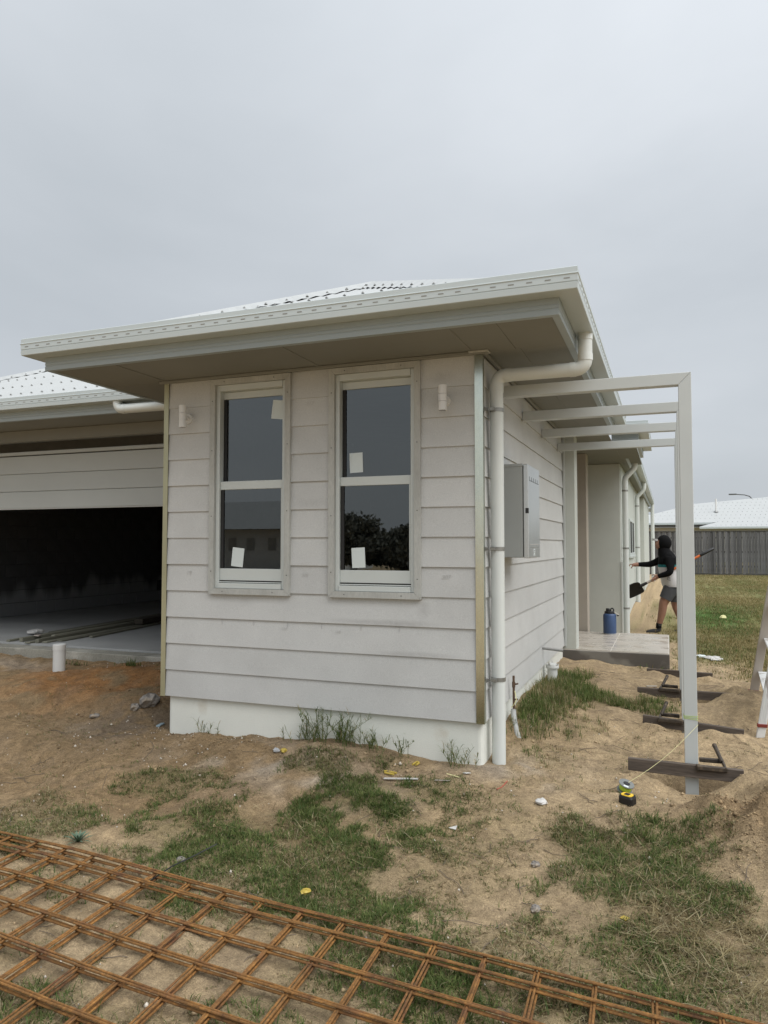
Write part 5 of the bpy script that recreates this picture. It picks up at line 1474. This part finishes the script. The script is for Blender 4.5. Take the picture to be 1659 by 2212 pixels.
strip('yellow_scrap', (1343, 1984), (1356, 1990), .03, 'yscrap', 'pale yellow plastic scrap at the edge of the right grass patch', 'scrap', .003)
strip('grey_offcut', (286, 1975), (302, 1979), .02, 'spool', 'small grey offcut lying inside the mesh', 'offcut', .004)
strip('white_stick', (1397, 1484), (1418, 1484), .012, 'white', 'short white stick on the sand before the porch', 'stick', .006)
a = [gpos(x_, y_, .006) for x_, y_ in ((1073, 1707), (1083, 1703), (1090, 1696), (1096, 1689))]
o = tube('red_wire', a, .0025, 'red', None, 6); tag(o, 'short red wire offcut on the sand near the downpipe', 'wire')
a = [gpos(x_, y_, .05) for x_, y_ in ((326, 1925), (370, 1895), (425, 1868), (468, 1845))]
o = tube('black_cord', a, .003, 'blackp', None, 6); tag(o, 'thin black cord lying across the corner of the mesh', 'cord')
def tri(px_, py_, w_, label):
    p = Vector(gpos(px_, py_, .008)); V = [(-w_, 0, 0), (w_ * .7, -w_ * .5, 0), (w_ * .7, w_ * .6, .012), (-w_, 0, .002), (w_ * .7, -w_ * .5, .002), (w_ * .7, w_ * .6, .014)]
    o = mk('white_offcut', V, [(0, 2, 1), (3, 4, 5), (0, 1, 4, 3), (1, 2, 5, 4), (2, 0, 3, 5)], 'white'); o.location = p; return tag(o, label, 'offcut')
tri(979, 1793, .026, 'small triangular white offcut lying on the sparse grass')
def tie(px_, py_, s_, rz, label):
    p = Vector(gpos(px_, py_, .008)); P = [(-s_, -.4 * s_, 0), (.6 * s_, -.45 * s_, 0), (s_, 0, .004), (.6 * s_, .45 * s_, 0), (-s_, .4 * s_, 0)]
    o = tube('yellow_loop', P, .0065, 'yscrap', None, 8); o.location = p; o.rotation_euler = (0, 0, rz); return tag(o, label, 'plastic loop')
tie(842, 1672, .040, R_(170), 'yellow plastic loop lying on its side above the white strip')
tie(899, 1652, .028, R_(85), 'yellow plastic loop standing open against the base wall')

# ------------------------------------------------------------------ grass
class Blades:
    def __init__(s): s.b = []; s.c = []
    def add(s, base, az, ln, lean, w, col, curl=.5):
        """vectorised: base (n,3), azimuth, length, lean from vertical, width, colour (n,3)"""
        n = len(az); d = np.stack([np.cos(az), np.sin(az), np.zeros(n)], 1); sd = np.stack([-np.sin(az), np.cos(az), np.zeros(n)], 1)
        up = np.array([0, 0, 1.0])
        l1 = lean * (1 - curl * .5); l2 = np.clip(lean * (1 + curl), 0, 2.0)
        p1 = base + (d * np.sin(l1)[:, None] + up * np.cos(l1)[:, None]) * (ln * .5)[:, None]
        p2 = p1 + (d * np.sin(l2)[:, None] + up * np.cos(l2)[:, None]) * (ln * .5)[:, None]
        p2[:, 2] = np.maximum(p2[:, 2], base[:, 2] + .003)
        hw_ = (w * .5)[:, None]
        V = np.stack([base - sd * hw_, base + sd * hw_, p1 - sd * hw_ * .8, p1 + sd * hw_ * .8, p2], 1)
        s.b.append(V); s.c.append(np.repeat(col[:, None, :], 5, 1))
    def build(s, name, label, parent=None, m='grass'):
        V = np.concatenate(s.b).reshape(-1, 3); C = np.concatenate(s.c).reshape(-1, 3); n = len(V) // 5
        b = (np.arange(n) * 5)[:, None]
        T = np.concatenate([b + np.array([[0, 1, 3]]), b + np.array([[0, 3, 2]]), b + np.array([[2, 3, 4]])], 0)
        me = fastmesh(name, V, T, 3, C)
        me.materials.append(M[m])
        o = bpy.data.objects.new(name, me)
        if parent is None:
            COL.objects.link(o); o['kind'] = 'stuff'; o['label'] = label
        else: link(o, parent)
        return o
GREEN = np.array([[.080, .118, .030], [.120, .156, .044], [.060, .098, .026], [.148, .172, .056]])
STRAW = np.array([[.30, .25, .135], [.22, .175, .085], [.36, .31, .19], [.17, .13, .065]])
def gcols(n, g):
    k = rng.random(n) < g
    c = np.where(k[:, None], GREEN[rng.integers(0, 4, n)], STRAW[rng.integers(0, 4, n)])
    return c * (0.75 + .5 * rng.random((n, 1)))
def in_house(x, y):
    return ((x > XL - .02) & (x < XR + .025) & (y > YF + .0) & (y < 8.7)) | ((x < XL) & (y > 6.08)) | ((x < .02) & (y > 8.6) & (y < 10.5)) | ((x < -.64) & (y > 8.5))
B = Blades(); BM = Blades()
for i, ((cx, cy, rx, ry), dens, hh, gr) in enumerate(PW):
    mound = i >= len(PATCH)
    n = int(dens * math.pi * rx * ry * (1.5 if mound else 4.8))
    if n < 3: continue
    r = np.sqrt(rng.random(n)) * (1.12 if mound else 1.5); a = rng.random(n) * 2 * np.pi
    x = cx + rx * r * np.cos(a); y = cy + ry * r * np.sin(a)
    keep = (fbm(x * 5.5, y * 5.5, 3, 101) > .27 + .36 * np.clip(r - .4, 0, 1.2)) & ~in_house(x, y)
    x, y = x[keep], y[keep]
    if len(x) == 0: continue
    nb_ = 10
    X = np.repeat(x, nb_) + rng.normal(0, .014, len(x) * nb_); Y = np.repeat(y, nb_) + rng.normal(0, .014, len(x) * nb_)
    ok = ~in_house(X, Y); X, Y = X[ok], Y[ok]
    m_ = len(X)
    Z = height(X, Y) - .004
    patchy = fbm(X * 3, Y * 3, 3, 131)
    g_ = np.clip(gr - .08 + (patchy - .5) * 1.5, .05, .95)
    col = np.empty((m_, 3)); kk = rng.random(m_) < g_
    col[:] = np.where(kk[:, None], GREEN[rng.integers(0, 4, m_)], STRAW[rng.integers(0, 4, m_)]) * (0.72 + .56 * rng.random((m_, 1)))
    if mound: col *= 1.2
    ln = hh * (.40 + .80 * rng.random(m_)) * (1.0 if mound else .88)
    lean = np.where(kk, rng.uniform(.45, 1.42, m_), rng.uniform(.9, 1.52, m_)) if not mound else rng.uniform(.15, 1.2, m_)
    (BM if mound else B).add(np.stack([X, Y, Z], 1), rng.random(m_) * 2 * np.pi, ln, lean, rng.uniform(.0022, .0048, m_) * (1.0 if not mound else 1.1), col)
# thin scatter over the bare sand
n = 5200
x = rng.uniform(-5.2, 2.2, n); y = rng.uniform(1.7, 6.0, n)
keep = (fbm(x * 2.4, y * 2.4, 3, 151) > .50) & ~in_house(x, y); x, y = x[keep], y[keep]
X = np.repeat(x, 5) + rng.normal(0, .012, len(x) * 5); Y = np.repeat(y, 5) + rng.normal(0, .012, len(x) * 5)
ok = ~in_house(X, Y); X, Y = X[ok], Y[ok]; m_ = len(X)
B.add(np.stack([X, Y, height(X, Y) - .003], 1), rng.random(m_) * 6.28, rng.uniform(.012, .045, m_), rng.uniform(.6, 1.5, m_), rng.uniform(.002, .004, m_), gcols(m_, .38))
B.build('grass', 'patchy short green and straw-coloured grass on the sandy foreground')
BM.build('mound_grass', 'dense longer green grass on the sand mound beside the side wall')
# dry clippings on the right grass patch
BC = Blades()
for (px_, py_, rx, ry, n) in ((1450, 1950, 190, 90, 520), (1300, 1830, 120, 60, 200), (1500, 2080, 200, 80, 420), (700, 1800, 220, 80, 220)):
    cx, cy, wx, wy = patch(px_, py_, rx, ry)
    x = cx + rng.normal(0, .55, n) * wx; y = cy + rng.normal(0, .55, n) * wy
    az = rng.normal(2.6, 1.5, n) + np.pi * (rng.random(n) < .5)
    BC.add(np.stack([x, y, height(x, y) + .012], 1), az, rng.uniform(.04, .13, n), rng.uniform(1.15, 1.55, n), rng.uniform(.002, .0045, n), STRAW[rng.integers(0, 4, n)] * (.7 + .6 * rng.random((n, 1))), .1)
BC.build('dry_clippings', 'dry straw-coloured grass clippings lying over the right-hand grass')
# lawn behind
BL = Blades()
n = 42000
y = 8.3 + (30.8 - 8.3) * rng.random(n) ** 1.5; x = rng.uniform(-.45, 2.0, n) + (y - 8) * rng.uniform(-.0, .22, n)
lw = sstep(9.0, 10.4, y + 1.2 * (fbm(x * .9, y * .9, 4, 71) - .5)) * sstep(.0, .5, x + .6 * (fbm(x * 4.5, y * 4.5, 4, 81) - .5) - .012 * (y - 10)) + sstep(7.9, 9.2, y) * sstep(.5, 1.2, x)
lw = lw + .8 * sstep(10.6, 11.6, y) * sstep(19, 15, y) * sstep(-.75, -.3, x) * sstep(.47, .60, fbm(x * 4.5, y * 4.5, 4, 81))
keep = (rng.random(n) < np.clip(lw + .05, 0, 1)) & ~in_house(x, y); x, y = x[keep], y[keep]
X = np.repeat(x, 3) + rng.normal(0, .04, len(x) * 3); Y = np.repeat(y, 3) + rng.normal(0, .05, len(x) * 3); ok = ~in_house(X, Y); X, Y = X[ok], Y[ok]; m_ = len(X)
gw = np.clip(.14 + .9 * (fbm(X * .9, Y * .9, 4, 71) - .5) + .7 * np.clip(gauss(X, Y, .75, 14.2, .55, 1.6) * 1.3, 0, 1), .05, .95)
kk = rng.random(m_) < gw
LST = np.array([[.27, .22, .10], [.21, .175, .07], [.31, .25, .125], [.19, .168, .062]]); LGR = np.array([[.115, .135, .042], [.090, .130, .034], [.135, .150, .052], [.09, .15, .034]])
col = np.where(kk[:, None], LGR[rng.integers(0, 4, m_)], LST[rng.integers(0, 4, m_)]) * (.75 + .5 * rng.random((m_, 1)))
BL.add(np.stack([X, Y, height(X, Y) - .004], 1), rng.random(m_) * 6.28, rng.uniform(.025, .07, m_), rng.uniform(.3, 1.3, m_), rng.uniform(.005, .010, m_), col)
BL.build('lawn_grass', 'dry green and straw lawn between the house and the back fence')
# runners and twigs
tv = []
def runner(x, y, az, L_, r_):
    P = []; n = 7
    for k in range(n):
        P.append((x, y, float(height(x, y)) + r_ + .002 + .006 * random.random())); az += random.uniform(-.5, .5); x += L_ / n * math.cos(az); y += L_ / n * math.sin(az)
    tv.append(tubevf(P, r_, 4))
for k in range(430):
    x, y = random.uniform(-4.6, 1.9), random.uniform(1.8, 5.6)
    if float(fbm(np.array(x * 1.7), np.array(y * 1.7), 3, 171)) < .47 or bool(in_house(np.array(x), np.array(y + .15))): continue
    runner(x, y, random.uniform(0, 6.28), random.uniform(.06, .28), random.uniform(.0009, .0020))
for k in range(90):
    x, y = random.uniform(-.8, 1.0), random.uniform(5.2, 8.2)
    if x > 0 and x < .3: continue
    runner(x, y, random.uniform(0, 6.28), random.uniform(.06, .25), random.uniform(.001, .002))
for k in range(40):
    x, y = random.gauss(.28, .12), random.gauss(6.3, .07); runner(x, y, random.uniform(0, 6.28), random.uniform(.05, .16), .0016)
o = mk('dry_runners', *joinvf(tv), 'twig'); tag(o, 'thin dark dead roots and runners scattered over the sand', None, kind='stuff')
# grit and clods
gv = []
OC = ([(1, 0, 0), (-1, 0, 0), (0, 1, 0), (0, -1, 0), (0, 0, 1), (0, 0, -.6)], [(0, 2, 4), (2, 1, 4), (1, 3, 4), (3, 0, 4), (2, 0, 5), (1, 2, 5), (3, 1, 5), (0, 3, 5)])
n = 5200
gxx = np.concatenate([rng.uniform(-5.5, 2.0, 3000), rng.normal(.48, .28, 1200), rng.normal(-3.2, .8, 1000)])
gyy = np.concatenate([rng.uniform(1.8, 6.0, 3000), rng.normal(4.32, .26, 1200), rng.normal(4.5, .22, 1000)])
ok = ~in_house(gxx, gyy); gxx, gyy = gxx[ok], gyy[ok]
gzz = height(gxx, gyy)
VV = []; FF = []
gn = len(gxx); sz = rng.uniform(.0025, .0075, gn) * np.where(rng.random(gn) < .08, 1.9, 1.0)
base = np.array(OC[0]); Vg = base[None] * sz[:, None, None] * rng.uniform(.6, 1.4, (gn, 6, 1)) + np.stack([gxx, gyy, gzz + sz * .3], 1)[:, None, :]
Fg = (np.array(OC[1])[None] + (np.arange(gn) * 6)[:, None, None]).reshape(-1, 3)
soil = ground_colour(gxx, gyy) * rng.uniform(.6, 1.25, (gn, 1)); pale_ = (rng.random(gn) < .14) & ~((gxx > .0) & (gyy > 3.8))
soil[pale_] = np.array([.55, .50, .43]) * rng.uniform(.7, 1.2, (pale_.sum(), 1))
me = fastmesh('grit', Vg.reshape(-1, 3), Fg, 3, np.repeat(soil[:, None, :], 6, 1).reshape(-1, 3)); me.materials.append(attrmat('grit_colour', .95))
o = bpy.data.objects.new('grit', me); COL.objects.link(o); tag(o, 'small clods and pale grit over the sandy soil', None, kind='stuff')
# weeds against the base wall
def weed(px_, n_st, hgt, spread, label, gr=.9, yoff=0.0):
    g0 = onY(px_, 1600, YF - .05 + yoff); x = g0[0]; y = YF - .05 + yoff; z = float(height(x, y))
    t = thing('weed', label, 'weed', (x, y, z), group='weeds along the base wall')
    BW = Blades(); st = []
    for k in range(n_st):
        bx, by = x + random.gauss(0, spread), min(YF - .012, y + random.gauss(0, .03)); bz = float(height(bx, by)) - .01
        H_ = hgt * random.uniform(.45, 1.15); az = random.uniform(0, 6.28); ln_ = random.uniform(.15, 1.0)
        P = []
        for q in range(5):
            s_ = q / 4; P.append((bx + math.cos(az) * ln_ * H_ * s_ ** 1.6, min(YF - .010, by + math.sin(az) * ln_ * H_ * .6 * s_ ** 1.6), bz + H_ * s_))
        st.append(tubevf(P, [.0020, .0018, .0015, .0012, .0008], 5))
        nl = int(6 + H_ * 45)
        s_ = rng.uniform(.1, 1.0, nl); PA = np.array([[a_ for a_ in p] for p in P])
        f_ = s_ * 4; i0 = np.minimum(f_.astype(int), 3); fr = (f_ - i0)[:, None]
        bs = PA[i0] * (1 - fr) + PA[i0 + 1] * fr
        azz = rng.random(nl) * 6.28
        azz = np.where(np.sin(azz) > .3, -azz, azz)
        BW.add(bs, azz, rng.uniform(.035, .10, nl), rng.uniform(.4, 1.25, nl), rng.uniform(.0030, .0052, nl), gcols(nl, gr) * 1.45, .5)
    V, F = joinvf(st)
    mk('stems', V, F, 'stem', t)
    BW.build('leaves', '', t)
weed(700, 34, .21, .11, 'tallest bushy green weed growing against the base wall')
weed(655, 12, .11, .06, 'low green weed at the left foot of the tallest weed', .75)
weed(745, 14, .17, .05, 'leaning green weed just right of the tallest weed')
weed(812, 16, .12, .07, 'spreading green weed below the right window on the sand', .8)
weed(872, 6, .14, .025, 'single leaning weed halfway along the base wall', .85)
weed(972, 9, .14, .04, 'upright weed near the right end of the base wall', .85)
weed(1008, 4, .09, .03, 'thin sparse weed close to the downpipe', .5)
weed(440, 5, .10, .05, 'thin weed tuft on the left part of the base wall', .7)
g = gpos(169, 1818)
t = thing('rosette_plant', 'blue-green rosette plant beside the far edge of the mesh', 'plant', g)
for k in range(34):
    a_ = k * 2.4; e_ = .25 + .9 * (k / 34); L_ = .10 * (1 - .35 * k / 34)
    d_ = Vector((math.cos(a_) * math.cos(e_), math.sin(a_) * math.cos(e_), math.sin(e_))); s_ = Vector((-math.sin(a_), math.cos(a_), 0)) * .005
    V = [-s_ * .5, s_ * .5, d_ * L_ * .55 - s_, d_ * L_ * .55 + s_, d_ * L_ + Vector((0, 0, -.012))]
    mk('leaf', V, [(0, 1, 3, 2), (2, 3, 4)], 'succ', t, local=True)
for k, (px_, py_, label) in enumerate(((283, 1438, 'small leafy weed at the foot of the slab beside the capped pipe'), (160, 1436, 'dry leafy weed against the slab left of the capped pipe'))):
    p = gpos(px_, py_); t = thing('weed', label, 'weed', p, group='weeds along the garage slab')
    BW = Blades(); nl = 60
    bs = np.array(p)[None] + np.concatenate([rng.normal(0, .05 + .05 * k, (nl, 1)), rng.normal(0, .02, (nl, 1)), np.zeros((nl, 1))], 1)
    BW.add(bs, rng.random(nl) * 6.28, rng.uniform(.03, .10, nl), rng.uniform(.2, 1.1, nl), rng.uniform(.004, .009, nl), gcols(nl, .9 - .3 * k), .3)
    BW.build('leaves', '', t)

# ------------------------------------------------------------------ across the street (seen mirrored in the windows)
hs = thing('street_house', 'low house with pale roof across the street, mirrored in the left window', 'house', (-24, -26, .0))
box('wall', -31, -17.5, -34, -27, -.1, 2.5, 'hwall', hs, 0)
for zz in range(12):
    box('board', -30.9, -17.6, -26.995, -26.96, .1 + .2 * zz, .285 + .2 * zz, 'clad', hs, 0)
for xw in (-23.6, -22.4, -21.0):
    box('window', xw, xw + .5, -26.955, -26.93, 1.3, 2.0, 'slot', hs, 0)
rfv = [(-31.6, -26.3, 2.5), (-16.9, -26.3, 2.5), (-16.9, -34.6, 2.5), (-31.6, -34.6, 2.5), (-27.5, -30.4, 4.3), (-21.0, -30.4, 4.3)]
mk('roof', rfv, [(0, 1, 5, 4), (1, 2, 5), (2, 3, 4, 5), (3, 0, 4), (3, 2, 1, 0)], 'screw', hs)
def tree(x, y, h_, rad, label, seed):
    rr_ = np.random.default_rng(seed)
    t = thing('street_tree', label, 'tree', (x, y, 0), group='trees across the street')
    tube('trunk', [(x, y, -.1), (x + .1, y, h_ * .3), (x + .2, y + .1, h_ * .6)], [.14, .11, .06], 'bark', t, 10)
    for k in range(6):
        a_ = k * 1.05; tube('limb', [(x + .1, y, h_ * .3 + .1 * k), (x + rad * .6 * math.cos(a_), y + rad * .6 * math.sin(a_), h_ * (.5 + .06 * k))], [.06, .02], 'bark', t, 7)
    n = 9000; cl = rr_.normal(0, 1, (26, 3)); cl /= np.linalg.norm(cl, axis=1)[:, None]
    cc = np.array([x, y, h_ * .58]) + cl * np.array([rad, rad, h_ * .40]) * rr_.uniform(.4, .95, (26, 1))
    p = cc[rr_.integers(0, 26, n)] + rr_.normal(0, .24, (n, 3)) * np.array([rad * .8, rad * .8, h_ * .25])
    p[:, 2] = np.maximum(p[:, 2], .15)
    d1 = rr_.normal(0, 1, (n, 3)); d1 /= np.linalg.norm(d1, axis=1)[:, None]; d2 = np.cross(d1, rr_.normal(0, 1, (n, 3))); d2 /= np.linalg.norm(d2, axis=1)[:, None]
    V = np.stack([p - d1 * .13, p + d2 * .06, p + d1 * .13, p - d2 * .06], 1).reshape(-1, 3)
    me = fastmesh('crown', V, np.arange(4 * n).reshape(-1, 4), 4); me.materials.append(M['leaf'])
    o = bpy.data.objects.new('crown', me); link(o, t)
tree(-13.4, -21.5, 3.1, 1.5, 'dark bushy tree across the street, left in the right window reflection', 3)
tree(-10.6, -22.0, 2.7, 1.3, 'dark bushy tree across the street, right in the right window reflection', 4)
tree(-11.8, -23.5, 2.2, 1.6, 'low dark bush between the two mirrored trees', 5)
